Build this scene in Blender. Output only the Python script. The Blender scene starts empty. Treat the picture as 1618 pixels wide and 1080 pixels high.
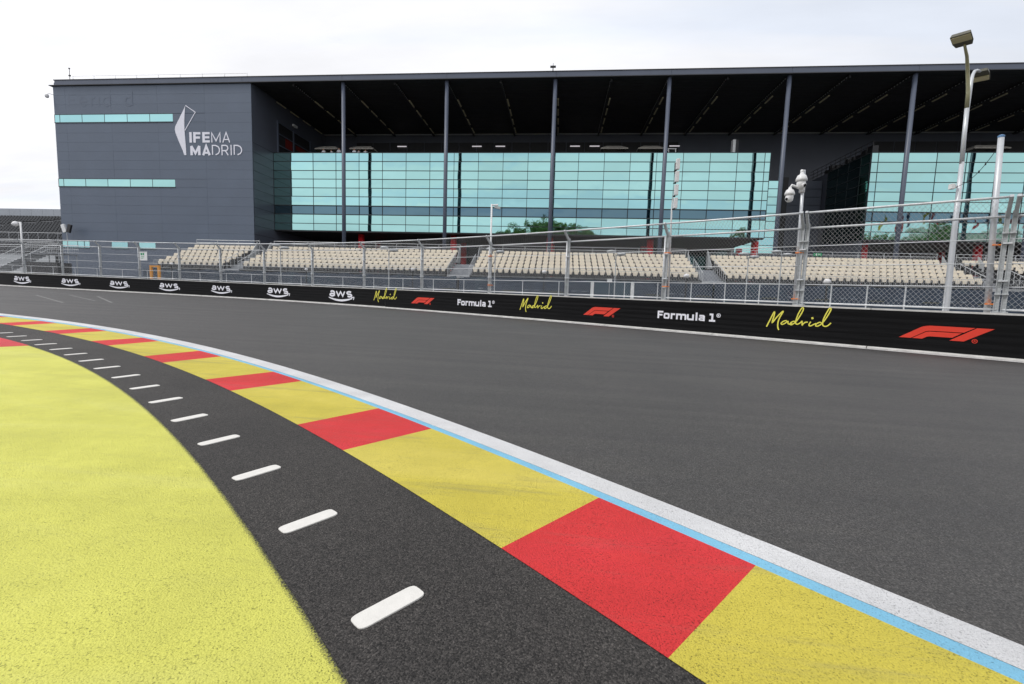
import bpy, bmesh, math, random
from mathutils import Vector, Matrix
R = math.radians
sc = bpy.context.scene
C = sc.collection
random.seed(7)

# ------------------------------------------------------------------ camera
cam = bpy.data.cameras.new('camera')
cam.sensor_fit = 'HORIZONTAL'; cam.sensor_width = 36.0; cam.lens = 719.0 / 1618.0 * 36.0
cam.clip_start = 0.05; cam.clip_end = 3000
co = bpy.data.objects.new('camera', cam); C.objects.link(co)
YAW, PITCH, ROLL = R(5.5587), R(5.4798), R(-1.7512)
f = Vector((-math.sin(YAW) * math.cos(PITCH), math.cos(YAW) * math.cos(PITCH), -math.sin(PITCH)))
r0 = Vector((math.cos(YAW), math.sin(YAW), 0)); d0 = f.cross(r0)
rr = math.cos(ROLL) * r0 + math.sin(ROLL) * d0; dd = -math.sin(ROLL) * r0 + math.cos(ROLL) * d0
M = Matrix(((rr.x, -dd.x, -f.x), (rr.y, -dd.y, -f.y), (rr.z, -dd.z, -f.z))).to_4x4()
M.translation = Vector((0, 0, 0.95))
co.matrix_world = M
sc.camera = co

# ------------------------------------------------------------------ sky, sun, exposure
SUN_EL, SUN_AZ = R(52), R(-112)          # azimuth clockwise from +Y
sdir = Vector((math.sin(SUN_AZ) * math.cos(SUN_EL), math.cos(SUN_AZ) * math.cos(SUN_EL), math.sin(SUN_EL)))
w = bpy.data.worlds.new('World'); sc.world = w; w.use_nodes = True
nt = w.node_tree; N = nt.nodes; L = nt.links; N.clear()
def nd(nt_, t, **k):
    n = nt_.nodes.new(t)
    for a, v in k.items():
        if a.startswith('i_'): n.inputs[a[2:].replace('_', ' ')].default_value = v
        elif a[0] == 'I' and a[1:].isdigit(): n.inputs[int(a[1:])].default_value = v
        else: setattr(n, a, v)
    return n
sky = nd(nt, 'ShaderNodeTexSky', sky_type='NISHITA', sun_disc=False, sun_elevation=SUN_EL, sun_rotation=SUN_AZ)
tc = nd(nt, 'ShaderNodeTexCoord')
sep = nd(nt, 'ShaderNodeSeparateXYZ'); L.new(tc.outputs['Generated'], sep.inputs[0])
# project the view direction onto a flat cloud layer
za = nd(nt, 'ShaderNodeMath', operation='MAXIMUM', I1=0.0); L.new(sep.outputs[2], za.inputs[0])
zb = nd(nt, 'ShaderNodeMath', operation='ADD', I1=0.12); L.new(za.outputs[0], zb.inputs[0])
dx = nd(nt, 'ShaderNodeMath', operation='DIVIDE'); L.new(sep.outputs[0], dx.inputs[0]); L.new(zb.outputs[0], dx.inputs[1])
dy = nd(nt, 'ShaderNodeMath', operation='DIVIDE'); L.new(sep.outputs[1], dy.inputs[0]); L.new(zb.outputs[0], dy.inputs[1])
cmb = nd(nt, 'ShaderNodeCombineXYZ'); L.new(dx.outputs[0], cmb.inputs[0]); L.new(dy.outputs[0], cmb.inputs[1])
mp = nd(nt, 'ShaderNodeMapping'); mp.inputs['Rotation'].default_value = (0, 0, R(25)); mp.inputs['Scale'].default_value = (0.5, 1.15, 1)
L.new(cmb.outputs[0], mp.inputs[0])
n1 = nd(nt, 'ShaderNodeTexNoise', i_Scale=1.1, i_Detail=8.0, i_Roughness=0.55, i_Distortion=0.6); L.new(mp.outputs[0], n1.inputs['Vector'])
r1 = nd(nt, 'ShaderNodeMapRange', I1=0.14, I2=0.36, I3=0.0, I4=1.0); L.new(n1.outputs['Fac'], r1.inputs[0])
n2 = nd(nt, 'ShaderNodeTexNoise', i_Scale=1.5, i_Detail=6.0, i_Roughness=0.55); L.new(mp.outputs[0], n2.inputs['Vector'])
r2 = nd(nt, 'ShaderNodeMapRange', I1=0.36, I2=0.64, I3=0.90, I4=1.05); L.new(n2.outputs['Fac'], r2.inputs[0])
# clouds are brighter on the sun's side
dt = nd(nt, 'ShaderNodeVectorMath', operation='DOT_PRODUCT'); dt.inputs[1].default_value = sdir; L.new(tc.outputs['Generated'], dt.inputs[0])
r3 = nd(nt, 'ShaderNodeMapRange', I1=-0.2, I2=0.9, I3=0.92, I4=1.14); L.new(dt.outputs['Value'], r3.inputs[0])
mu = nd(nt, 'ShaderNodeMath', operation='MULTIPLY'); L.new(r2.outputs[0], mu.inputs[0]); L.new(r3.outputs[0], mu.inputs[1])
b1 = nd(nt, 'ShaderNodeBackground', i_Strength=0.12); L.new(sky.outputs[0], b1.inputs[0])
b2 = nd(nt, 'ShaderNodeBackground')
mp5 = nd(nt, 'ShaderNodeMapping'); mp5.inputs['Rotation'].default_value = (0, 0, R(-35)); mp5.inputs['Location'].default_value = (1.7, 0.4, 0); mp5.inputs['Scale'].default_value = (0.22, 1.6, 1); L.new(cmb.outputs[0], mp5.inputs[0])
n5w = nd(nt, 'ShaderNodeTexNoise', i_Scale=1.2, i_Detail=5.0, i_Roughness=0.5); L.new(mp5.outputs[0], n5w.inputs['Vector'])
rc5 = nd(nt, 'ShaderNodeValToRGB'); rc5.color_ramp.elements[0].position = 0.38; rc5.color_ramp.elements[0].color = (0.80, 0.855, 0.96, 1); rc5.color_ramp.elements[1].position = 0.52; rc5.color_ramp.elements[1].color = (0.915, 0.92, 0.955, 1)
L.new(n5w.outputs['Fac'], rc5.inputs[0]); L.new(rc5.outputs[0], b2.inputs[0]); L.new(mu.outputs[0], b2.inputs[1])
mxs = nd(nt, 'ShaderNodeMixShader'); L.new(r1.outputs[0], mxs.inputs[0]); L.new(b1.outputs[0], mxs.inputs[1]); L.new(b2.outputs[0], mxs.inputs[2])
wo = nd(nt, 'ShaderNodeOutputWorld'); L.new(mxs.outputs[0], wo.inputs[0])
sl = bpy.data.lights.new('sun', 'SUN'); sl.energy = 1.5; sl.angle = R(12); sl.color = (1, 0.96, 0.9)
so = bpy.data.objects.new('sun', sl); C.objects.link(so); so.rotation_euler = (-sdir).to_track_quat('-Z', 'Y').to_euler()
vs = sc.view_settings; vs.view_transform = 'Standard'; vs.look = 'None'; vs.exposure = 0.10; vs.gamma = 1.0; vs.use_curve_mapping = False

# ------------------------------------------------------------------ materials
def base_mat(name):
    m = bpy.data.materials.new(name); m.use_nodes = True
    n = m.node_tree; return m, n, n.nodes['Principled BSDF']
def ramp(n, src, stops):
    r = n.nodes.new('ShaderNodeValToRGB'); e = r.color_ramp.elements
    while len(e) < len(stops): e.new(0.5)
    for k, (p, c) in enumerate(stops): e[k].position = p; e[k].color = (*c, 1)
    n.links.new(src, r.inputs[0]); return r.outputs[0]
def mixc(n, fac, a, b, mode='MIX'):
    m = n.nodes.new('ShaderNodeMix'); m.data_type = 'RGBA'; m.blend_type = mode
    for s, v in ((m.inputs[0], fac), (m.inputs[6], a), (m.inputs[7], b)):
        if hasattr(v, 'links'): n.links.new(v, s)
        elif isinstance(v, tuple): s.default_value = (*v, 1)
        else: s.default_value = v
    return m.outputs[2]
def simple(name, col, rough=0.6, metal=0.0, var=0.12, scale=3.0, bump=0.0, bscale=60):
    m, n, b = base_mat(name)
    t = nd(n, 'ShaderNodeTexCoord'); z = nd(n, 'ShaderNodeTexNoise', i_Scale=scale, i_Detail=6.0, i_Roughness=0.6)
    n.links.new(t.outputs['Object'], z.inputs['Vector'])
    lo = tuple(c * (1 - var) for c in col); hi = tuple(min(1, c * (1 + var)) for c in col)
    n.links.new(ramp(n, z.outputs['Fac'], [(0.3, lo), (0.7, hi)]), b.inputs['Base Color'])
    b.inputs['Roughness'].default_value = rough; b.inputs['Metallic'].default_value = metal
    if bump:
        z2 = nd(n, 'ShaderNodeTexNoise', i_Scale=bscale, i_Detail=4.0); n.links.new(t.outputs['Object'], z2.inputs['Vector'])
        bp = nd(n, 'ShaderNodeBump', i_Strength=0.6, i_Distance=bump); n.links.new(z2.outputs['Fac'], bp.inputs['Height'])
        n.links.new(bp.outputs[0], b.inputs['Normal'])
    return m

def asphalt(name, lo, hi, cell=150.0, depth=0.003, streak=0.25, paint=None, wear=0.0, edge_soft=False, pit=0.5, tyre=False):
    """stone aggregate, optionally under a coat of paint that misses the pits"""
    m, n, b = base_mat(name); K = n.links
    t = nd(n, 'ShaderNodeTexCoord'); P = t.outputs['Object']
    v = nd(n, 'ShaderNodeTexVoronoi', i_Scale=cell, i_Randomness=1.0); K.new(P, v.inputs['Vector'])
    g = nd(n, 'ShaderNodeTexNoise', i_Scale=cell * 0.95, i_Detail=5.0, i_Roughness=0.7); K.new(P, g.inputs['Vector'])
    fine = nd(n, 'ShaderNodeTexNoise', i_Scale=cell * 2.2, i_Detail=3.0, i_Roughness=0.8); K.new(P, fine.inputs['Vector'])
    big = nd(n, 'ShaderNodeTexNoise', i_Scale=0.55, i_Detail=7.0, i_Roughness=0.62); K.new(P, big.inputs['Vector'])
    mpn = nd(n, 'ShaderNodeMapping'); mpn.inputs['Rotation'].default_value = (0, 0, R(38)); mpn.inputs['Scale'].default_value = (0.10, 1.5, 1)
    K.new(P, mpn.inputs[0])
    st = nd(n, 'ShaderNodeTexNoise', i_Scale=0.9, i_Detail=8.0, i_Roughness=0.68); K.new(mpn.outputs[0], st.inputs['Vector'])
    stone = ramp(n, v.outputs['Color'], [(0.10, lo), (0.75, hi), (0.97, tuple(min(1, x * 1.5) for x in hi))])
    gr = ramp(n, g.outputs['Fac'], [(0.38, (0.30, 0.30, 0.30)), (0.60, (1.35, 1.35, 1.35))])
    c = mixc(n, 1.0, stone, gr, 'MULTIPLY')
    bg = ramp(n, big.outputs['Fac'], [(0.3, (0.76, 0.76, 0.775)), (0.7, (1.22, 1.21, 1.19))])
    c = mixc(n, 1.0, c, bg, 'MULTIPLY')
    sg = ramp(n, st.outputs['Fac'], [(0.3, (1 - streak,) * 3), (0.7, (1 + streak,) * 3)])
    c = mixc(n, 1.0, c, sg, 'MULTIPLY')
    # height of the stones
    ht = nd(n, 'ShaderNodeMath', operation='MULTIPLY_ADD', I1=-0.9, I2=0.75); K.new(v.outputs['Distance'], ht.inputs[0])
    ha = nd(n, 'ShaderNodeMath', operation='MULTIPLY_ADD', I1=1.1); K.new(g.outputs['Fac'], ha.inputs[0]); K.new(ht.outputs[0], ha.inputs[2])
    b.inputs['Roughness'].default_value = 0.72
    b.inputs['Specular IOR Level'].default_value = 0.42
    if paint:
        pb = nd(n, 'ShaderNodeTexNoise', i_Scale=1.7, i_Detail=9.0, i_Roughness=0.7); K.new(P, pb.inputs['Vector'])
        dark = tuple(x * 0.88 for x in paint); lite = tuple(min(1, x * 1.1 + 0.015) for x in paint)
        pc = ramp(n, pb.outputs['Fac'], [(0.3, dark), (0.55, paint), (0.75, lite)])
        mpl = nd(n, 'ShaderNodeMapping'); mpl.inputs['Rotation'].default_value = (0, 0, R(-24)); mpl.inputs['Scale'].default_value = (0.25, 1.3, 1); K.new(P, mpl.inputs[0])
        lp = nd(n, 'ShaderNodeTexNoise', i_Scale=1.1, i_Detail=7.0, i_Roughness=0.62, i_Distortion=0.8); K.new(mpl.outputs[0], lp.inputs['Vector'])
        pc = mixc(n, 1.0, pc, ramp(n, lp.outputs['Fac'], [(0.34, (0.92, 0.92, 0.89 if paint[2] < 0.3 else 0.92)), (0.50, (1.0, 1.0, 1.0)), (0.66, (1.04, 1.04, 1.35 if paint[2] < 0.3 else 1.03))]), 'MULTIPLY')
        # grey scuffs where rubber has been dragged over the paint
        mp2 = nd(n, 'ShaderNodeMapping'); mp2.inputs['Rotation'].default_value = (0, 0, R(37)); mp2.inputs['Scale'].default_value = (0.35, 3.0, 1); K.new(P, mp2.inputs[0])
        sf = nd(n, 'ShaderNodeTexNoise', i_Scale=1.6, i_Detail=10.0, i_Roughness=0.75); K.new(mp2.outputs[0], sf.inputs['Vector'])
        sr = nd(n, 'ShaderNodeMapRange', I1=0.52, I2=0.75, I3=0.0, I4=wear); K.new(sf.outputs['Fac'], sr.inputs[0])
        pc = mixc(n, sr.outputs[0], pc, (0.20, 0.19, 0.15))
        pgr = ramp(n, fine.outputs['Fac'], [(0.35, (0.90,) * 3), (0.65, (1.06,) * 3)]); pc = mixc(n, 1.0, pc, pgr, 'MULTIPLY')
        # pits
        pits = nd(n, 'ShaderNodeTexNoise', i_Scale=cell * 1.15, i_Detail=3.0, i_Roughness=0.6); K.new(P, pits.inputs['Vector'])
        pm = nd(n, 'ShaderNodeMapRange', I1=0.31, I2=0.40, I3=min(1.0, pit * 1.6), I4=0.0); K.new(pits.outputs['Fac'], pm.inputs[0])
        pf = nd(n, 'ShaderNodeMath', operation='MULTIPLY'); K.new(pm.outputs[0], pf.inputs[0])
        big2 = nd(n, 'ShaderNodeTexNoise', i_Scale=3.2, i_Detail=4.0); K.new(P, big2.inputs['Vector'])
        bm_ = nd(n, 'ShaderNodeMapRange', I1=0.35, I2=0.68, I3=0.35, I4=1.0); K.new(big2.outputs['Fac'], bm_.inputs[0]); K.new(bm_.outputs[0], pf.inputs[1])
        fac = pf.outputs[0]
        if edge_soft:
            at = nd(n, 'ShaderNodeAttribute', attribute_name='edge'); en = nd(n, 'ShaderNodeTexNoise', i_Scale=190.0, i_Detail=5.0, i_Roughness=0.7); K.new(P, en.inputs['Vector'])
            e1 = nd(n, 'ShaderNodeMath', operation='MULTIPLY_ADD', I1=0.07); K.new(en.outputs['Fac'], e1.inputs[0]); e1.inputs[2].default_value = -0.020
            e2 = nd(n, 'ShaderNodeMath', operation='SUBTRACT'); K.new(e1.outputs[0], e2.inputs[0]); K.new(at.outputs['Fac'], e2.inputs[1])
            e3 = nd(n, 'ShaderNodeMapRange', I1=-0.004, I2=0.012, I3=0.0, I4=1.0); K.new(e2.outputs[0], e3.inputs[0])
            e4 = nd(n, 'ShaderNodeMath', operation='MAXIMUM'); K.new(fac, e4.inputs[0]); K.new(e3.outputs[0], e4.inputs[1]); fac = e4.outputs[0]
        c = mixc(n, fac, pc, mixc(n, 0.35, c, tuple(x * 0.35 for x in paint)) if not edge_soft else c)
        b.inputs['Roughness'].default_value = 0.62
        b.inputs['Specular IOR Level'].default_value = 0.28
        hp = nd(n, 'ShaderNodeMath', operation='MULTIPLY_ADD', I1=-1.2); K.new(pm.outputs[0], hp.inputs[0]); K.new(ha.outputs[0], hp.inputs[2]); ha = hp
    if tyre:
        mp3 = nd(n, 'ShaderNodeMapping'); mp3.inputs['Rotation'].default_value = (0, 0, R(36)); mp3.inputs['Scale'].default_value = (0.035, 2.6, 1); K.new(P, mp3.inputs[0])
        ty = nd(n, 'ShaderNodeTexNoise', i_Scale=1.0, i_Detail=9.0, i_Roughness=0.72); K.new(mp3.outputs[0], ty.inputs['Vector'])
        tr = ramp(n, ty.outputs['Fac'], [(0.4, (1.12, 1.1, 1.06)), (0.58, (0.9, 0.9, 0.92)), (0.66, (0.74, 0.74, 0.76)), (0.72, (0.98, 0.98, 0.98))])
        c = mixc(n, 0.9, c, tr, 'MULTIPLY')
        mp4 = nd(n, 'ShaderNodeMapping'); mp4.inputs['Rotation'].default_value = (0, 0, R(33)); mp4.inputs['Scale'].default_value = (0.9, 9.0, 1); K.new(P, mp4.inputs[0])
        s4 = nd(n, 'ShaderNodeTexNoise', i_Scale=1.3, i_Detail=6.0, i_Roughness=0.7); K.new(mp4.outputs[0], s4.inputs['Vector'])
        r4 = nd(n, 'ShaderNodeMapRange', I1=0.68, I2=0.80, I3=0.0, I4=0.5); K.new(s4.outputs['Fac'], r4.inputs[0])
        c = mixc(n, r4.outputs[0], c, (0.13, 0.125, 0.12))
        s5 = nd(n, 'ShaderNodeMapRange', I1=0.30, I2=0.20, I3=0.0, I4=0.6); K.new(s4.outputs['Fac'], s5.inputs[0]); c = mixc(n, s5.outputs[0], c, (0.014, 0.014, 0.015))
        for sc5, lo5, hi5 in ((9.0, 0.90, 1.10), (34.0, 0.84, 1.16)):
            n5 = nd(n, 'ShaderNodeTexNoise', i_Scale=sc5, i_Detail=6.0, i_Roughness=0.75); K.new(P, n5.inputs['Vector'])
            c = mixc(n, 1.0, c, ramp(n, n5.outputs['Fac'], [(0.32, (lo5,) * 3), (0.68, (hi5,) * 3)]), 'MULTIPLY')
        nl = nd(n, 'ShaderNodeMapRange', I1=0.3, I2=0.7, I3=0.58, I4=0.66); b.inputs['Specular IOR Level'].default_value = 0.85; b.inputs['Specular Tint'].default_value = (1.0, 0.965, 0.935, 1); K.new(ty.outputs['Fac'], nl.inputs[0]); K.new(nl.outputs[0], b.inputs['Roughness'])
    K.new(c, b.inputs['Base Color'])
    bp = nd(n, 'ShaderNodeBump', i_Strength=0.85, i_Distance=depth); K.new(ha.outputs[0], bp.inputs['Height']); K.new(bp.outputs[0], b.inputs['Normal'])
    return m

M_track = asphalt('track asphalt', (0.008, 0.0078, 0.0076), (0.070, 0.067, 0.065), 180, 0.0032, 0.06, tyre=True)
M_strip = asphalt('coarse asphalt', (0.013, 0.0118, 0.0108), (0.078, 0.071, 0.066), 200, 0.0045, 0.08)
M_yellow = asphalt('yellow kerb paint', (0.05, 0.05, 0.04), (0.1, 0.1, 0.08), 165, 0.0045, 0.1, paint=(0.69, 0.585, 0.085), wear=0.6, pit=0.5)
M_red = asphalt('red kerb paint', (0.05, 0.03, 0.03), (0.1, 0.05, 0.05), 165, 0.0048, 0.1, paint=(0.74, 0.043, 0.045), wear=0.30, pit=0.6)
M_lime = asphalt('lime run-off paint', (0.04, 0.04, 0.03), (0.09, 0.09, 0.06), 165, 0.0048, 0.1, paint=(0.74, 0.73, 0.145), wear=0.14, edge_soft=True, pit=0.42)
M_redro = asphalt('red run-off paint', (0.05, 0.03, 0.03), (0.1, 0.05, 0.05), 120, 0.003, 0.1, paint=(0.66, 0.05, 0.06), wear=0.2, pit=0.4)
M_white = asphalt('white line paint', (0.1, 0.1, 0.1), (0.2, 0.2, 0.2), 165, 0.0035, 0.1, paint=(0.71, 0.71, 0.72), wear=0.12, pit=0.42)
M_blue = asphalt('blue line paint', (0.06, 0.08, 0.1), (0.1, 0.12, 0.14), 135, 0.002, 0.1, paint=(0.22, 0.52, 0.72), wear=0.15, pit=0.35)
M_dash = simple('raised white marking', (0.74, 0.72, 0.68), 0.7, 0, 0.05, 25, 0.0016, 260)
M_faded = simple('faded line paint', (0.20, 0.195, 0.19), 0.8, 0, 0.4, 6)
M_ground = simple('service ground', (0.10, 0.097, 0.094), 0.9, 0, 0.2, 0.4)
M_conc = simple('barrier concrete', (0.60, 0.59, 0.57), 0.8, 0, 0.2, 4, 0.002, 90)
M_slate = simple('slate cladding', (0.165, 0.19, 0.245), 0.42, 0.0, 0.05, 0.35)
M_slate2 = simple('dark slate cladding', (0.095, 0.112, 0.155), 0.42, 0.0, 0.06, 0.35)
M_slate3 = simple('recess cladding with shade tone', (0.085, 0.095, 0.122), 0.38, 0.0, 0.1, 0.3)  # slate made darker, part of the recess shade sits in this colour
M_ceil = simple('black ceiling panels', (0.022, 0.022, 0.024), 0.6, 0, 0.2, 1.0)
M_black = simple('black metal', (0.02, 0.02, 0.022), 0.5)
M_frame = simple('mullion metal', (0.045, 0.055, 0.06), 0.45, 0.3)
M_galv = simple('galvanised steel', (0.64, 0.66, 0.68), 0.45, 0.2, 0.16, 14)
M_galvd = simple('weathered galvanised steel', (0.46, 0.48, 0.495), 0.5, 0.2, 0.22, 18)
M_alu = simple('silver pole paint', (0.58, 0.60, 0.63), 0.4, 0.3, 0.08, 3)
M_wire = simple('fence wire', (0.56, 0.57, 0.58), 0.45, 0.2, 0.1, 8)
M_deck = simple('grandstand steel deck', (0.30, 0.315, 0.34), 0.5, 0.35, 0.2, 2)
M_deckm = simple('grey grandstand deck', (0.22, 0.225, 0.235), 0.5, 0.3, 0.2, 2)
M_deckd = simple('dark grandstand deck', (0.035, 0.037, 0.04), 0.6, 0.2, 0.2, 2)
M_cream = simple('cream seat plastic', (0.82, 0.735, 0.59), 0.45, 0, 0.045, 0.7)
M_creamb = simple('cream seat plastic sun bleached', (0.77, 0.70, 0.575), 0.5, 0, 0.05, 0.7)
M_seatd = simple('charcoal seat plastic', (0.028, 0.030, 0.033), 0.25, 0, 0.15, 2)
M_bracket = simple('seat bracket', (0.02, 0.02, 0.022), 0.5)
M_redcol = simple('red column paint', (0.78, 0.02, 0.03), 0.45, 0, 0.1, 1.0)
M_whitep = simple('white housing plastic', (0.74, 0.74, 0.75), 0.4, 0, 0.05, 6)
M_lens = simple('dark lens', (0.01, 0.01, 0.012), 0.08)
M_orange = simple('orange strap', (0.85, 0.22, 0.02), 0.6)
M_orangef = simple('orange frame paint', (0.80, 0.33, 0.02), 0.6)
M_fix = simple('light fitting', (0.60, 0.55, 0.38), 0.5)
M_shirt = simple('white shirt', (0.75, 0.76, 0.8), 0.8)
M_trous = simple('dark trousers', (0.03, 0.03, 0.04), 0.8)
M_skin = simple('skin', (0.45, 0.25, 0.17), 0.6)
M_hair = simple('dark hair', (0.03, 0.02, 0.015), 0.6)
M_canvas = simple('beige canvas', (0.33, 0.31, 0.27), 0.8)
M_lampg = simple('lamp glass', (0.62, 0.56, 0.33), 0.25)
M_lampb = simple('lamp body', (0.075, 0.072, 0.05), 0.5)
M_olive = simple('olive tarnished pole', (0.40, 0.385, 0.25), 0.4, 0.4)
M_trunk = simple('bark', (0.10, 0.075, 0.05), 0.9, 0, 0.3, 5, 0.01, 30)
M_panelg = simple('grey top panel', (0.36, 0.39, 0.43), 0.6, 0, 0.06, 0.4)
M_logow = simple('white print', (0.80, 0.80, 0.86), 0.5, 0, 0.03)
M_logor = simple('red print', (0.74, 0.045, 0.022), 0.5, 0, 0.04)
M_logoy = simple('yellow print', (0.80, 0.74, 0.10), 0.5, 0, 0.04)
M_letter = simple('off white letter', (0.82, 0.82, 0.90), 0.5, 0, 0.03)
M_ghost = simple('slate cladding where old letters hung', (0.104, 0.130, 0.177), 0.45, 0.0, 0.05, 0.35)
M_green = simple('green sign', (0.02, 0.30, 0.12), 0.5)
M_signw = simple('white sign', (0.75, 0.76, 0.76), 0.5)

def banner_mat():
    m, n, b = base_mat('black banner vinyl'); K = n.links
    t = nd(n, 'ShaderNodeTexCoord'); mpn = nd(n, 'ShaderNodeMapping'); mpn.inputs['Scale'].default_value = (0.5, 0.5, 9.0); K.new(t.outputs['Object'], mpn.inputs[0])
    z = nd(n, 'ShaderNodeTexNoise', i_Scale=1.6, i_Detail=5.0, i_Roughness=0.6); K.new(mpn.outputs[0], z.inputs['Vector'])
    K.new(ramp(n, z.outputs['Fac'], [(0.3, (0.0045, 0.0045, 0.005)), (0.75, (0.009, 0.009, 0.010))]), b.inputs['Base Color'])
    b.inputs['Roughness'].default_value = 0.5; b.inputs['Specular IOR Level'].default_value = 0.13
    bp = nd(n, 'ShaderNodeBump', i_Strength=0.5, i_Distance=0.02); K.new(z.outputs['Fac'], bp.inputs['Height']); K.new(bp.outputs[0], b.inputs['Normal'])
    return m
M_banner = banner_mat()
def skirt_mat():
    m, n, b = base_mat('navy mesh banner'); K = n.links
    t = nd(n, 'ShaderNodeTexCoord')
    z = nd(n, 'ShaderNodeTexNoise', i_Scale=0.9, i_Detail=7.0, i_Roughness=0.65); K.new(t.outputs['Object'], z.inputs['Vector'])
    K.new(ramp(n, z.outputs['Fac'], [(0.3, (0.022, 0.036, 0.060)), (0.55, (0.034, 0.052, 0.082)), (0.78, (0.045, 0.085, 0.105))]), b.inputs['Base Color'])
    b.inputs['Roughness'].default_value = 0.5
    mpn = nd(n, 'ShaderNodeMapping'); mpn.inputs['Scale'].default_value = (2.0, 1, 6.0); K.new(t.outputs['Object'], mpn.inputs[0])
    z2 = nd(n, 'ShaderNodeTexNoise', i_Scale=1.2, i_Detail=3.0); K.new(mpn.outputs[0], z2.inputs['Vector'])
    bp = nd(n, 'ShaderNodeBump', i_Strength=0.5, i_Distance=0.12); K.new(z2.outputs['Fac'], bp.inputs['Height']); K.new(bp.outputs[0], b.inputs['Normal'])
    return m
M_skirt = skirt_mat()
def glass_mat(name, col, rough=0.02, wave=0.02, nscale=0.35):
    m, n, b = base_mat(name); K = n.links
    t = nd(n, 'ShaderNodeTexCoord'); oi = nd(n, 'ShaderNodeObjectInfo')
    ad = nd(n, 'ShaderNodeVectorMath', operation='ADD'); K.new(t.outputs['Object'], ad.inputs[0])
    sc_ = nd(n, 'ShaderNodeMath', operation='MULTIPLY', I1=40.0); K.new(oi.outputs['Random'], sc_.inputs[0])
    K.new(sc_.outputs[0], ad.inputs[1])
    z = nd(n, 'ShaderNodeTexNoise', i_Scale=nscale, i_Detail=2.0, i_Roughness=0.4); K.new(ad.outputs[0], z.inputs['Vector'])
    v = nd(n, 'ShaderNodeMapRange', I1=0.0, I2=1.0, I3=0.93, I4=1.05); K.new(oi.outputs['Random'], v.inputs[0])
    mu_ = mixc(n, 1.0, col, v.outputs[0], 'MULTIPLY')
    K.new(mu_, b.inputs['Base Color']); b.inputs['Metallic'].default_value = 1.0; b.inputs['Roughness'].default_value = rough
    bp = nd(n, 'ShaderNodeBump', i_Strength=1.0, i_Distance=wave); K.new(z.outputs['Fac'], bp.inputs['Height']); K.new(bp.outputs[0], b.inputs['Normal'])
    return m
M_glass = glass_mat('teal mirror glass', (0.37, 0.645, 0.63))
M_glassr = glass_mat('blue grey ribbon glass', (0.12, 0.21, 0.26))
M_glassd = glass_mat('dark teal glass', (0.035, 0.075, 0.078), 0.08)
def leaf_mat(name, a, b_):
    m, n, b = base_mat(name); oi = nd(n, 'ShaderNodeTexCoord'); z = nd(n, 'ShaderNodeTexNoise', i_Scale=1.3, i_Detail=5.0)
    n.links.new(oi.outputs['Object'], z.inputs['Vector']); n.links.new(ramp(n, z.outputs['Fac'], [(0.3, a), (0.7, b_)]), b.inputs['Base Color'])
    b.inputs['Roughness'].default_value = 0.6; return m
M_leaf = leaf_mat('tree leaves', (0.10, 0.17, 0.035), (0.20, 0.29, 0.07))
def emis(name, col, s):
    m, n, b = base_mat(name); b.inputs['Base Color'].default_value = (*col, 1)
    b.inputs['Emission Color'].default_value = (*col, 1); b.inputs['Emission Strength'].default_value = s; return m
M_lit = emis('lit tube lamp', (0.8, 0.75, 0.8), 0.55)

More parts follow.
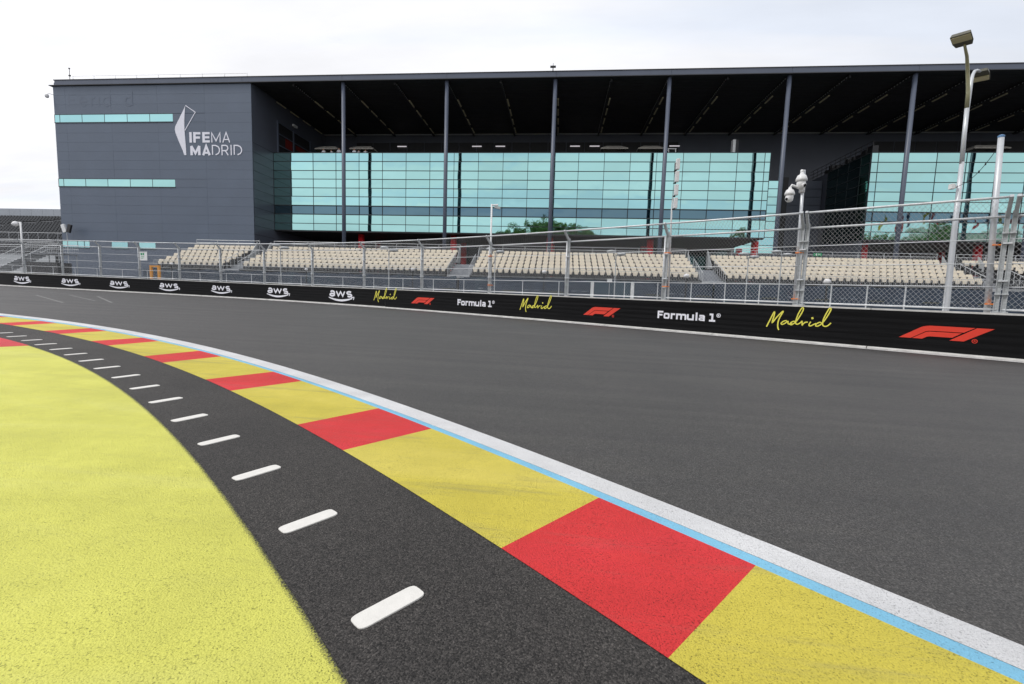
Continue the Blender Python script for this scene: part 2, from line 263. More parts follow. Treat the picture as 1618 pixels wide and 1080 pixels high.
# ------------------------------------------------------------------ helpers
GA, GB = -0.0145, 0.002
def gz(x, y):
    x = max(-90, min(70, x)); y = max(-60, min(90, y)); return GA * x + GB * y
class MB:
    def __init__(s): s.v = []; s.f = []; s.m = []
    def face(s, pts, mi=0):
        k = len(s.v); s.v += [tuple(p) for p in pts]; s.f.append(tuple(range(k, k + len(pts)))); s.m.append(mi)
    def box(s, a, b, mi=0):
        (x0, y0, z0), (x1, y1, z1) = a, b; k = len(s.v)
        s.v += [(x0, y0, z0), (x1, y0, z0), (x1, y1, z0), (x0, y1, z0), (x0, y0, z1), (x1, y0, z1), (x1, y1, z1), (x0, y1, z1)]
        for q in ((0, 3, 2, 1), (4, 5, 6, 7), (0, 1, 5, 4), (1, 2, 6, 5), (2, 3, 7, 6), (3, 0, 4, 7)): s.f.append(tuple(k + i for i in q)); s.m.append(mi)
    def obox(s, c, ax, ay, az, mi=0):
        """oriented box: centre, three half-axis vectors"""
        c, ax, ay, az = map(Vector, (c, ax, ay, az)); k = len(s.v)
        for dz in (-1, 1):
            for (i, j) in ((-1, -1), (1, -1), (1, 1), (-1, 1)): s.v.append(tuple(c + ax * i + ay * j + az * dz))
        for q in ((0, 3, 2, 1), (4, 5, 6, 7), (0, 1, 5, 4), (1, 2, 6, 5), (2, 3, 7, 6), (3, 0, 4, 7)): s.f.append(tuple(k + i for i in q)); s.m.append(mi)
    def tube(s, pts, r, n=8, mi=0, caps=True):
        pts = [Vector(p) for p in pts]; rs = r if isinstance(r, (list, tuple)) else [r] * len(pts); rings = []
        for i, p in enumerate(pts):
            t = (pts[min(i + 1, len(pts) - 1)] - pts[max(i - 1, 0)]).normalized()
            u = t.cross(Vector((0, 0, 1)))
            if u.length < 1e-3: u = Vector((1, 0, 0))
            u.normalize(); w_ = t.cross(u); k = len(s.v)
            for j in range(n):
                a = 2 * math.pi * j / n; s.v.append(tuple(p + (u * math.cos(a) + w_ * math.sin(a)) * rs[i]))
            rings.append(k)
        for a, b in zip(rings, rings[1:]):
            for j in range(n): s.f.append((a + j, a + (j + 1) % n, b + (j + 1) % n, b + j)); s.m.append(mi)
        if caps:
            s.f.append(tuple(rings[0] + j for j in reversed(range(n)))); s.m.append(mi)
            s.f.append(tuple(rings[-1] + j for j in range(n))); s.m.append(mi)
    def lathe(s, c, prof, n=16, mi=0, axis=Vector((0, 0, 1))):
        """prof: (radius, height) pairs from c along axis"""
        c = Vector(c); axis = Vector(axis).normalized(); u = axis.cross(Vector((0.3, 1, 0.1))).normalized(); w_ = axis.cross(u); rings = []
        for (r, h) in prof:
            k = len(s.v); rings.append(k)
            for j in range(n):
                a = 2 * math.pi * j / n; s.v.append(tuple(c + axis * h + (u * math.cos(a) + w_ * math.sin(a)) * max(r, 1e-4)))
        for a, b in zip(rings, rings[1:]):
            for j in range(n): s.f.append((a + j, a + (j + 1) % n, b + (j + 1) % n, b + j)); s.m.append(mi)
        s.f.append(tuple(rings[0] + j for j in reversed(range(n)))); s.m.append(mi)
        s.f.append(tuple(rings[-1] + j for j in range(n))); s.m.append(mi)
    def mesh(s, name, mats):
        me = bpy.data.meshes.new(name); me.from_pydata(s.v, [], s.f)
        for m in (mats if isinstance(mats, (list, tuple)) else [mats]): me.materials.append(m)
        me.polygons.foreach_set('material_index', s.m); me.update(); return me
    def build(s, name, mats, parent=None, smooth=False, **props):
        me = s.mesh(name, mats)
        if smooth: me.shade_smooth()
        return put(name, me, parent, **props)
def put(name, me, parent=None, loc=None, rot=None, **props):
    o = bpy.data.objects.new(name, me); C.objects.link(o)
    if parent: o.parent = parent
    if loc: o.location = loc
    if rot: o.rotation_euler = rot
    for k, v in props.items(): o[k] = v
    return o
def thing(name, label, cat, loc=(0, 0, 0), rz=0.0, group=None):
    o = bpy.data.objects.new(name, None); C.objects.link(o); o.empty_display_size = 0.3
    o.location = loc; o.rotation_euler = (0, 0, rz); o['label'] = label; o['category'] = cat
    if group: o['group'] = group
    return o
def struct(name, mb, mats, smooth=False): return mb.build(name, mats, None, smooth, kind='structure')
def bevel(o, wd=0.02, seg=2):
    m = o.modifiers.new('bevel', 'BEVEL'); m.width = wd; m.segments = seg; m.limit_method = 'ANGLE'; return o

# strokes -> flat ribbons in (u,v); every stroke sits a hair further out than the last
def ribbon(pts, wd, cap=0.0, closed=False):
    P = [Vector((p[0], p[1])) for p in pts]; out = []
    n = len(P)
    for i in range(n):
        a = P[i - 1] if (i > 0 or closed) else None; b = P[(i + 1) % n] if (i < n - 1 or closed) else None
        d1 = (P[i] - a).normalized() if a is not None and (P[i] - a).length > 1e-6 else None
        d2 = (b - P[i]).normalized() if b is not None and (b - P[i]).length > 1e-6 else None
        if d1 is None: d1 = d2
        if d2 is None: d2 = d1
        t = (d1 + d2)
        t = t.normalized() if t.length > 1e-3 else d1
        nrm = Vector((-t.y, t.x)); k = 1.0 / max(0.45, abs(nrm.dot(Vector((-d1.y, d1.x)))))
        ww = (wd[i] if isinstance(wd, (list, tuple)) else wd) / 2
        p = P[i].copy()
        if not closed and i == 0: p -= d2 * cap
        if not closed and i == n - 1: p += d1 * cap
        out.append((p + nrm * ww * k, p - nrm * ww * k))
    quads = [(out[i][0], out[i][1], out[(i + 1) % n][1], out[(i + 1) % n][0]) for i in range(n if closed else n - 1)]
    return quads
def smooth_pts(pts, sub=5):
    P = [Vector((p[0], p[1])) for p in pts]; o = []
    for i in range(len(P) - 1):
        p0 = P[max(i - 1, 0)]; p1 = P[i]; p2 = P[i + 1]; p3 = P[min(i + 2, len(P) - 1)]
        for k in range(sub):
            t = k / sub
            o.append(0.5 * ((2 * p1) + (-p0 + p2) * t + (2 * p0 - 5 * p1 + 4 * p2 - p3) * t * t + (-p0 + 3 * p1 - 3 * p2 + p3) * t ** 3))
    o.append(P[-1]); return [(p.x, p.y) for p in o]
def arc(cx, cy, rx, ry, a0, a1, n=10):
    return [(cx + rx * math.cos(R(a0 + (a1 - a0) * k / n)), cy + ry * math.sin(R(a0 + (a1 - a0) * k / n))) for k in range(n + 1)]

# ================================================================== GROUND
# one sheet to the horizon
gx = [-900, -300, -90, -60, -30, 0, 35, 70, 300, 900]; gy = [-900, -300, -60, -30, 0, 45, 90, 300, 900]
g = MB()
for i in range(len(gx)):
    for j in range(len(gy)): g.v.append((gx[i], gy[j], gz(gx[i], gy[j]) - 0.02))
for i in range(len(gx) - 1):
    for j in range(len(gy) - 1):
        k = i * len(gy) + j; g.f.append((k, k + len(gy), k + len(gy) + 1, k + 1)); g.m.append(0)
struct('ground', g, M_ground)

# barrier line: y as a polynomial of x, walked by arc length s (s = 0 at x = 0)
PC = [4.06761953e-06, 2.10837587e-04, -7.34055610e-03, -6.90475069e-01, 1.91337280e+01]
def by(x): return (((PC[0] * x + PC[1]) * x + PC[2]) * x + PC[3]) * x + PC[4]
_bx = [-62 + 0.05 * i for i in range(1721)]; _bs = [0.0]
for i in range(1, len(_bx)): _bs.append(_bs[-1] + math.hypot(0.05, by(_bx[i]) - by(_bx[i - 1])))
_s0 = _bs[1240]; _bs = [s - _s0 for s in _bs]
import bisect
def B(s, off=0.0):
    """point on the barrier face, tangent, and normal towards the track; off>0 is towards the track"""
    i = max(1, min(len(_bs) - 1, bisect.bisect(_bs, s))); t = (s - _bs[i - 1]) / (_bs[i] - _bs[i - 1]); x = _bx[i - 1] + 0.05 * t; y = by(x)
    tx, ty = 0.1, by(x + 0.05) - by(x - 0.05); l = math.hypot(tx, ty); tx /= l; ty /= l; nx, ny = ty, -tx
    return Vector((x + nx * off, y + ny * off, gz(x, y))), Vector((tx, ty, 0)), Vector((nx, ny, 0))
SMIN, SMAX = -66.0, 24.0
def srange(a, b, st=1.0):
    n = max(1, int(round((b - a) / st))); return [a + (b - a) * k / n for k in range(n + 1)]
def sweep(mb, a, b, prof, st=1.0, mi=0, closed=True):
    """prof: list of (off, h) swept along the barrier line"""
    rows = []
    for s in srange(a, b, st):
        p, t, n = B(s); rows.append([(p.x + n.x * o, p.y + n.y * o, p.z + h) for o, h in prof])
    k0 = len(mb.v); m = len(prof)
    for r_ in rows: mb.v += r_
    for i in range(len(rows) - 1):
        for j in range(m if closed else m - 1):
            a_ = k0 + i * m + j; b_ = k0 + i * m + (j + 1) % m; mb.f.append((a_, b_, b_ + m, a_ + m)); mb.m.append(mi)
    if closed:
        mb.f.append(tuple(k0 + j for j in range(m))); mb.m.append(mi)
        mb.f.append(tuple(k0 + (len(rows) - 1) * m + j for j in reversed(range(m)))); mb.m.append(mi)

# arcs of the painted kerb (circles fitted in metres)
CIR = {'outer': (-22.3767, -23.6212, 34.4952), 'wb': (-22.3962, -24.0914, 34.7116), 'bk': (-21.5499, -22.8411, 33.1468),
       'inn': (-20.9769, -22.2441, 31.6633), 'edge': (-18.8042, -19.1157, 27.1799)}
CX, CY = -21.55, -22.84
def arc_pt(name, th, off=0.0, lift=0.0):
    cx, cy, r = CIR[name]; r += off; dx_, dy_ = math.cos(th), math.sin(th); ex, ey = CX - cx, CY - cy
    bq = ex * dx_ + ey * dy_; cq = ex * ex + ey * ey - r * r; t = -bq + math.sqrt(bq * bq - cq); x, y = CX + dx_ * t, CY + dy_ * t
    return (x, y, gz(x, y) + lift)
TH0, TH1 = R(113), R(18)          # far left end, end beyond the camera on the right
def arc_sheet(name, a, b, th0, th1, mats, lift, n=160):
    m = MB()
    for k in range(n + 1):
        th = th0 + (th1 - th0) * k / n; m.v += [arc_pt(a, th, 0, lift), arc_pt(b, th, 0, lift)]
        if k: q = 2 * k; m.f.append((q - 2, q - 1, q + 1, q)); m.m.append(0)
    return m
# track surface: between the barrier line and the kerb's outer edge, as one sheet
tr = MB(); tx = []
NS = 150
for k in range(NS + 1):
    s = SMIN + (SMAX - SMIN) * k / NS; p, t, n = B(s, -0.7)
    th = TH0 + (TH1 - TH0) * k / NS; q = arc_pt('edge', th, -1.0)
    for j in range(9):
        u = j / 8; x = p.x + (q[0] - p.x) * u; y = p.y + (q[1] - p.y) * u; tr.v.append((x, y, gz(x, y)))
    if k:
        for j in range(8): a = (k - 1) * 9 + j; tr.f.append((a, a + 1, a + 10, a + 9)); tr.m.append(0)
struct('race_track', tr, M_track)
struct('asphalt_strip', arc_sheet('strip', 'inn', 'edge', TH0, TH1, None, 0.004), M_strip)
struct('white_edge_line', arc_sheet('w', 'outer', 'wb', TH0, TH1, None, 0.006), M_white)
struct('blue_edge_line', arc_sheet('b', 'wb', 'bk', TH0, TH1, None, 0.005), M_blue)
# kerb: blocks of yellow and red; joints measured on the outer and the inner edge
kerb = bpy.data.objects.new('kerb', None); C.objects.link(kerb); kerb['kind'] = 'structure'
def th_of(x, y): return math.atan2(y - CY, x - CX)
joint_o = [(-6.81, 6.81), (-6.23, 6.54), (-4.95, 5.83), (-4.35, 5.48), (-3.11, 4.69), (-2.56, 4.30), (-1.41, 3.48), (-0.84, 3.05), (0.23, 2.14), (0.76, 1.67)]
joint_i = [(-6.95, 6.12), (-6.32, 5.82), (-5.12, 5.15), (-4.54, 4.82), (-3.42, 4.10), (-2.86, 3.73), (-1.75, 2.92), (-1.23, 2.49), (-0.17, 1.63), (0.34, 1.18)]
def lin(xs, ys):
    n = len(xs); mx = sum(xs) / n; my = sum(ys) / n; b_ = sum((x - mx) * (y - my) for x, y in zip(xs, ys)) / sum((x - mx) ** 2 for x in xs); return lambda x: my + b_ * (x - mx)
jo = lin([k - (0.345 if k % 2 else 0) * 1 for k in range(10)], [th_of(*p) for p in joint_o])
ji = lin([k - (0.345 if k % 2 else 0) * 1 for k in range(10)], [th_of(*p) for p in joint_i])
def jk(k): return k - (0.345 if k % 2 else 0)
def pos(k, outer):
    lst = joint_o if outer else joint_i
    if 0 <= k < 10: return th_of(*lst[k])
    return (jo if outer else ji)(jk(k))
for k in range(-18, 15):
    o0, o1, i0, i1 = pos(k, 1), pos(k + 1, 1), pos(k, 0), pos(k + 1, 0)
    if min(o1, i1) < TH1 or max(o0, i0) > TH0: continue
    m = MB(); nn = 6
    for j in range(nn + 1):
        u = j / nn; A = arc_pt('bk', o0 + (o1 - o0) * u, 0.003, 0.0065); Bq = arc_pt('inn', i0 + (i1 - i0) * u, -0.003, 0.0065)
        for v in range(5): q = v / 4; m.v.append(tuple(A[c] + (Bq[c] - A[c]) * q for c in range(3)))
        if j:
            for v in range(4): a = (j - 1) * 5 + v; m.f.append((a, a + 1, a + 6, a + 5)); m.m.append(0)
    o = m.build('kerb_block', M_yellow if k % 2 else M_red, kerb)
# raised white bars across the strip
dm = MB(); hw, hl, hh = 0.0365, 0.112, 0.0022
prof = []
for k in range(28):
    a = 2 * math.pi * k / 28; ca, sa = math.cos(a), math.sin(a)
    prof.append((math.copysign(abs(ca) ** 0.22, ca), math.copysign(abs(sa) ** 0.45, sa)))
for (kk, z) in ((1.0, -0.004), (0.995, hh * 0.55), (0.965, hh)):
    dm.v += [(px * (hl - (1 - kk) * hw), py * hw * kk, z) for px, py in prof]
for i in range(2):
    for j in range(28): a = i * 28; dm.f.append((a + j, a + (j + 1) % 28, a + 28 + (j + 1) % 28, a + 28 + j)); dm.m.append(0)
dm.f.append(tuple(56 + j for j in range(28))); dm.m.append(0)
bar_mesh = dm.mesh('painted_bar', M_dash); 
bars = [((-8.25, 6.18), 0), ((-7.63, 5.90), 0), ((-7.05, 5.62), 0), ((-6.45, 5.31), 0), ((-5.89, 5.02), 0), ((-5.32, 4.70), 0), ((-4.76, 4.36), 0), ((-4.18, 4.01), 0),
        ((-3.62, 3.65), 0), ((-3.08, 3.28), 0), ((-2.53, 2.89), 0), ((-2.01, 2.51), 0), ((-1.48, 2.10), 0), ((-0.97, 1.69), 0), ((-0.47, 1.25), 0), ((0.02, 0.80), 0), ((-8.86, 6.45), 0), ((-9.48, 6.70), 0), ((-10.11, 6.93), 0)]
strip = bpy.data.objects['asphalt_strip']
random.seed(11)
for (x, y), _ in bars:
    th = th_of(x, y); a_deg = 53.3 + 3.35 * (math.degrees(th) - 48.8) if th < R(53.5) else 69.0 + 0.85 * (math.degrees(th) - 53.5)
    o = put('painted_bar', bar_mesh, strip, (x + random.uniform(-.004, .004), y + random.uniform(-.004, .004), gz(x, y) + 0.006), (0, 0, R(a_deg + random.uniform(-1, 1)))); o.scale = (random.uniform(.97, 1.02), random.uniform(.95, 1.04), 1)
# lime run-off inside the strip, red beyond it
def runoff(name, th0, th1, mat, n=120):
    m = MB(); dist = []
    offs = [0, -0.015, -0.03, -0.06, -0.12, -0.5, -2, -5, -9, -14, -20]
    for k in range(n + 1):
        th = th0 + (th1 - th0) * k / n
        for o_ in offs: m.v.append(arc_pt('edge', th, 0.02 + o_, 0.009)); dist.append(-o_)
        if k:
            for j in range(len(offs) - 1): a = (k - 1) * len(offs) + j; m.f.append((a, a + 1, a + 1 + len(offs), a + len(offs))); m.m.append(0)
    o = struct(name, m, mat); at = o.data.attributes.new('edge', 'FLOAT', 'POINT'); at.data.foreach_set('value', dist); return o
TR = th_of(-7.04, 5.37)
runoff('lime_run_off', TR, R(-40), M_lime)
runoff('red_run_off', TR + R(12), TR + 0.0004, M_redro, 30)
# far side: white line along the foot of the barrier
wl = MB(); sweep(wl, SMIN, SMAX, [(0.20, 0.006), (0.34, 0.006)], 0.8, closed=False); struct('far_white_line', wl, M_white)
for (a, b_) in (((-25.06, 19.68), (-17.96, 14.96)), ((-25.38, 21.48), (-19.25, 17.28)), ((-23.91, 21.6), (-17.67, 16.52)), ((-33, 25.3), (-26.5, 22.6))):
    m = MB(); d = (Vector(b_) - Vector(a)).normalized(); nv = Vector((-d.y, d.x)) * 0.045
    m.face([(p[0], p[1], gz(p[0], p[1]) + 0.004) for p in (Vector(a) + nv, Vector(a) - nv, Vector(b_) - nv, Vector(b_) + nv)])
    struct('grid_mark', m, M_faded)

# ================================================================== BARRIER AND ITS PRINT
barrier = thing('concrete_barrier', 'long black covered concrete barrier curving along the far side of the track', 'barrier')
PITCHB = 4.0; nblk = 22
for k in range(nblk):
    a = -65.7 + k * PITCHB; m = MB(); sweep(m, a + 0.01, a + PITCHB - 0.01, [(-0.02, 0.0), (0.14, 0.0), (0.14, 0.03), (-0.012, 0.065), (-0.012, 1.08), (-0.40, 1.08), (-0.40, 0.0)][1:], 1.0)
    m.build('concrete_block', M_conc, barrier)
m = MB()
hs = [0.045, 0.20, 0.36, 0.52, 0.68, 0.84, 1.035]
for (a, b_, lo) in ((SMIN, -11.35, 0.085), (-11.34, SMAX, 0.045)):
    pr = [(0.0, lo)]
    for h in hs[1:-1]: pr += [(0.010, h - 0.05), (0.004, h), (0.010, h + 0.02)]
    pr += [(0.006, hs[-1])]
    sweep(m, a, b_, pr, 0.5, closed=False)
m.build('banner', M_banner, barrier, True)

def on_barrier(name, quads_list, s0, h0, wd, mat, off=0.016):
    """quads given in metres (u along the barrier, v up); laid on the curved banner"""
    if quads_list and isinstance(quads_list[0], list):
        for gl in quads_list: on_barrier(name, gl, s0, h0, wd, mat, off)
        return
    m = MB()
    for i, (q) in enumerate(quads_list):
        pts = []
        for p in q:
            P, t, n = B(s0 + p[0], off + i * 0.00012); pts.append((P.x, P.y, P.z + h0 + p[1]))
        m.face(pts)
    return m.build(name, mat, barrier)
def cells(poly_fn_quads, step=0.12): return poly_fn_quads
# circuit-sponsor lettering: a w s above a smile-shaped arrow
def aws_quads(W):
    out = []; t = W * 0.045; KY = 0.66
    def S(pts, wd=t, cap=0.0): out[-1].extend(ribbon([(x * W, (y - 0.125) * W * KY) for x, y in pts], wd, cap))
    out.append([]); S([(0.075, 0.275)] + arc(0.135, 0.258, 0.085, 0.062, 130, 0, 8)[1:] + [(0.22, 0.24), (0.22, 0.125)])
    S([(0.22, 0.218), (0.13, 0.218)] + arc(0.125, 0.172, 0.075, 0.046, 90, 270, 8) + [(0.17, 0.128), (0.22, 0.165)])
    out.append([]); S([(0.295, 0.322), (0.372, 0.135), (0.455, 0.30), (0.538, 0.135), (0.615, 0.322)])
    out.append([]); S([(0.855, 0.300)] + arc(0.785, 0.268, 0.085, 0.050, 60, 250, 9) + arc(0.79, 0.172, 0.088, 0.048, 75, -140, 11))
    out.append([]); sm = [(0.0 + 0.90 * k / 20, -0.030 - 0.080 * math.sin(math.pi * (0.04 + 0.90 * k / 20) ** 0.95)) for k in range(21)]
    out[-1].extend(ribbon([(x * W, y * W) for x, y in sm], [t * (0.45 + 0.75 * math.sin(math.pi * (k + 1) / 23)) for k in range(21)]))
    out[-1].extend(ribbon([(x * W, y * W) for x, y in ((0.86, -0.024), (0.90, -0.012), (0.965, -0.012), (0.960, -0.040), (0.940, -0.078))], t * 0.55))
    return out
for (a, b_) in ((-45.85, -43.8), (-40.72, -38.8), (-36.1, -34.2), (-31.55, -29.6), (-26.8, -24.85), (-21.7, -19.55), (-16.12, -13.85)):
    on_barrier('sponsor_print', aws_quads(b_ - a), a, 0.52, 1, M_logow)
# race-series mark: two nested bars running into a slanted figure one
def one_quads(W, H):
    q = []; bars = []
    P = lambda u, v: (u * W, v * H)
    cur = [(0.0, 0.0), (0.235, 0.845), (0.262, 0.915), (0.295, 0.965), (0.335, 1.0), (0.42, 1.0), (0.52, 1.0), (0.62, 1.0), (0.72, 1.0), (0.807, 1.0)]
    low = [(0.137, 0.0), (0.262, 0.44), (0.275, 0.50), (0.296, 0.56), (0.325, 0.61), (0.38, 0.625), (0.46, 0.625), (0.54, 0.625), (0.62, 0.625), (0.695, 0.625)]
    for i in range(len(cur) - 1): q.append((P(*cur[i]), P(*low[i]), P(*low[i + 1]), P(*cur[i + 1])))
    c2 = [(0.152, 0.0), (0.272, 0.42), (0.285, 0.475), (0.305, 0.525), (0.335, 0.565), (0.42, 0.57), (0.52, 0.57), (0.60, 0.57), (0.678, 0.57)]
    l2 = [(0.265, 0.0), (0.302, 0.13), (0.315, 0.17), (0.33, 0.195), (0.35, 0.21), (0.42, 0.21), (0.49, 0.21), (0.54, 0.21), (0.582, 0.21)]
    bars.append(q); q = []
    for i in range(len(c2) - 1): q.append((P(*c2[i]), P(*l2[i]), P(*l2[i + 1]), P(*c2[i + 1])))
    bars.append(q); q = []
    a0, a1, b0, b1 = (0.558, 0.0), (0.824, 1.0), (0.705, 0.0), (0.995, 1.0)
    for i in range(4):
        u0, u1 = i / 4, (i + 1) / 4; L_ = lambda a, b, u: (a[0] + (b[0] - a[0]) * u, a[1] + (b[1] - a[1]) * u)
        q.append((P(*L_(a0, a1, u0)), P(*L_(b0, b1, u0)), P(*L_(b0, b1, u1)), P(*L_(a0, a1, u1))))
    bars.append(q); q = []
    q += ribbon(arc(0.815 * W, 0.07 * H, 0.026 * W, 0.026 * W, 0, 350, 14), 0.008 * W, closed=True)
    x, y, r_ = 0.815 * W, 0.07 * H, 0.012 * W
    q += ribbon([(x - r_ * .6, y - r_), (x - r_ * .6, y + r_), (x + r_ * .6, y + r_ * .7), (x + r_ * .5, y), (x - r_ * .4, y - r_ * .0)], 0.005 * W) + ribbon([(x, y), (x + r_ * .8, y - r_)], 0.005 * W)
    bars.append(q); return bars
for (a, b_, h) in ((-9.27, -7.52, 0.365), (1.27, 2.90, 0.365), (10.93, 12.62, 0.365)):
    on_barrier('series_emblem', one_quads((b_ - a), 0.335), a, h, 1, M_logor)
# wide block lettering
def formula_quads(W):
    k = W / 527.0; t = 15 * k; out = []
    def G_(*strokes):
        q = []
        for st in strokes:
            pts, wd, cl_ = st if isinstance(st, tuple) else (st, 15, False)
            q.extend(ribbon([(x * k, y * k) for x, y in pts], wd * k, 0, cl_))
        out.append(q)
    G_([(7.5, 0), (7.5, 64)], [(15, 56.5), (50, 56.5)], [(15, 31), (44, 31)])
    G_(([(64, 8), (62, 14), (62, 34), (64, 40), (70, 41.5), (92, 41.5), (98, 40), (100, 34), (100, 14), (98, 8), (92, 7), (70, 7)], 14.5, True))
    G_([(124, 0), (124, 49)], [(128, 39), (136, 41.5), (155, 41.5)])
    G_([(171, 0), (171, 49)], [(178, 41.5), (202, 41.5), (207, 38), (207, 0)], [(212, 41.5), (236, 41.5), (243, 37), (243, 0)])
    G_([(262, 49), (262, 14), (266, 8), (274, 7.5), (298, 7.5)], [(305, 49), (305, 0)])
    G_([(333, 0), (333, 66)])
    G_([(356, 41.5), (388, 41.5), (393, 37), (393, 0)], ([(386, 7), (366, 7), (358, 10), (358, 20), (366, 24.5), (386, 24.5)], 12, False))
    G_([(436, 57), (452, 57), (458, 57), (458, 14)], [(434, 7.5), (482, 7.5)])
    G_((arc(505, 52, 14, 14, 0, 348, 16), 4.5, True), ([(500, 44), (500, 59), (507, 58), (508, 53), (501, 51)], 4, False), ([(504, 51), (510, 44)], 4, False))
    return out
for (a, b_, h) in ((-5.9, -3.47, 0.42), (4.36, 6.52, 0.43)):
    on_barrier('series_print', formula_quads(b_ - a), a, h, 1, M_logow)
# hand-written place name
def madrid_quads(W):
    k = W / 519.0; out = []
    def S(pts, wd=9.0): out.append(ribbon([(x * k, y * k * 1.03) for x, y in smooth_pts(pts, 5)], wd * k * 1.15, wd * k * 0.3))
    conv = lambda pts: [(x - 1003, 228 + 0.070 * (x - 1003) - y) for x, y in pts]
    S(conv([(1003, 228), (1030, 160), (1055, 97), (1063, 96), (1060, 130), (1050, 190), (1085, 140), (1125, 92), (1134, 92), (1112, 140), (1100, 185), (1100, 230), (1110, 258)]), 10)
    S(conv([(1176, 182), (1162, 173), (1138, 184), (1126, 200), (1136, 208), (1156, 200), (1182, 180), (1184, 198), (1200, 207), (1218, 200)]))
    S(conv([(1247, 184), (1228, 180), (1204, 196), (1204, 210), (1222, 208), (1252, 178), (1280, 125), (1298, 80), (1298, 58), (1286, 60), (1264, 108), (1250, 160), (1247, 195), (1262, 207), (1290, 190)]))
    S(conv([(1288, 190), (1298, 180), (1301, 214), (1309, 203), (1324, 190), (1342, 187)]))
    S(conv([(1366, 186), (1356, 208), (1360, 221), (1374, 220), (1392, 208), (1410, 200)]))
    S(conv([(1376, 148), (1380, 156)]), 14)
    S(conv([(1454, 196), (1436, 190), (1412, 206), (1410, 222), (1430, 221), (1460, 194), (1492, 135), (1513, 82), (1511, 66), (1500, 70), (1478, 120), (1463, 170), (1462, 210), (1478, 225), (1500, 220), (1522, 197)]))
    return out
for (a, b_, h) in ((-12.25, -10.4, 0.40), (-1.99, -0.29, 0.40), (7.85, 9.45, 0.40)):
    on_barrier('place_name_print', madrid_quads(b_ - a), a, h, 1, M_logoy)

# ================================================================== DEBRIS FENCE
fence = thing('debris_fence', 'tall galvanised chain link debris fence with cranked posts on top of the barrier', 'fence')
post_s = [-64.0, -60.2, -56.4, -52.6, -48.7, -44.76, -40.67, -37.02, -33.4, -29.77, -26.02, -22.04, -17.7, -13.21, -8.6, -3.94, 0.35, 4.5, 8.60, 12.64, 16.6, 20.6]
TOP, VTX, OFFT = 3.68, 3.30, 0.36
def post_mesh():
    m = MB()
    for sx in (-1, 1): m.box((sx * 0.038 - 0.006, -0.038, 1.06), (sx * 0.038 + 0.006, 0.038, 3.42))
    m.box((-0.032, -0.006, 1.06), (0.032, 0.006, 3.42))
    m.obox((0, -0.17, 3.49), (0.034, 0, 0), (0, -0.20, 0.205), (0, 0.03, 0.03))
    m.box((-0.08, -0.09, 1.085), (0.08, 0.09, 1.11)); m.box((-0.055, -0.075, 1.5), (0.055, 0.06, 1.53)); m.box((-0.055, -0.075, 2.9), (0.055, 0.06, 2.93))
    return m.mesh('post', M_galvd)
pm_ = post_mesh(); cl = MB(); cl.box((-0.075, -0.085, 0), (0.075, 0.07, 0.035)); clamp_mesh = cl.mesh('clamp', M_galv)
def place_s(name, me, s, off, dz=0.0, parent=fence):
    p, t, n = B(s, off); return put(name, me, parent, (p.x, p.y, p.z + dz), (0, 0, math.atan2(t.y, t.x)))
sm_ = MB(); sm_.tube([(0, 0, 1.06), (0, 0, 3.30)], 0.034, 10); stay_me = sm_.mesh('stay', M_galv); stay_me.shade_smooth()
pairs = []
for s in post_s:
    dbl = s in (8.60, 12.64)
    for ds in ((-0.05, 0.07) if dbl else (0.0,)):
        po = place_s('post', pm_, s + ds, -0.14)
    if not dbl: place_s('stay', stay_me, s - 0.085, -0.13)
    pairs.append(s)
inner_mesh = MB(); inner_mesh.tube([(0, 0, 1.08), (0, 0, 1.68)], 0.017, 8); inner_me = inner_mesh.mesh('rail_post', M_galv)
for s in (-46.49, -44.24, -41.88, -39.67, -37.56, -35.2, -32.9, -30.6, -28.1, -25.7, -23.4, -20.9, -18.9, -15.2, -12.57, -10.21, -7.9, -5.75, -2.1, -0.15, 1.42, 2.87, 4.18, 5.38, 6.48, 7.5, 9.35, 10.16, 10.95, 11.7, 13.2, 14.6, 16.1, 17.6):
    place_s('rail_post', inner_me, s, -0.26)
def offs(h): return -0.20 if h <= VTX else -0.20 + OFFT * (h - VTX) / (TOP - VTX)
for h, rad, nm in ((1.155, 0.026, 'bottom_rail'), (1.68, 0.013, 'rail'), (2.22, 0.012, 'cable'), (2.78, 0.012, 'cable'), (VTX, 0.030, 'rail'), (TOP, 0.031, 'top_rail')):
    for a, b_ in zip(pairs, pairs[1:]):
        m = MB(); pts = []
        for s in srange(a + 0.03, b_ - 0.03, 1.0):
            p, t, n = B(s, offs(h) + (0.06 if h < 3 else 0.0)); pts.append((p.x, p.y, p.z + h))
        m.tube(pts, rad, 6); m.build(nm, M_galv, fence, True)
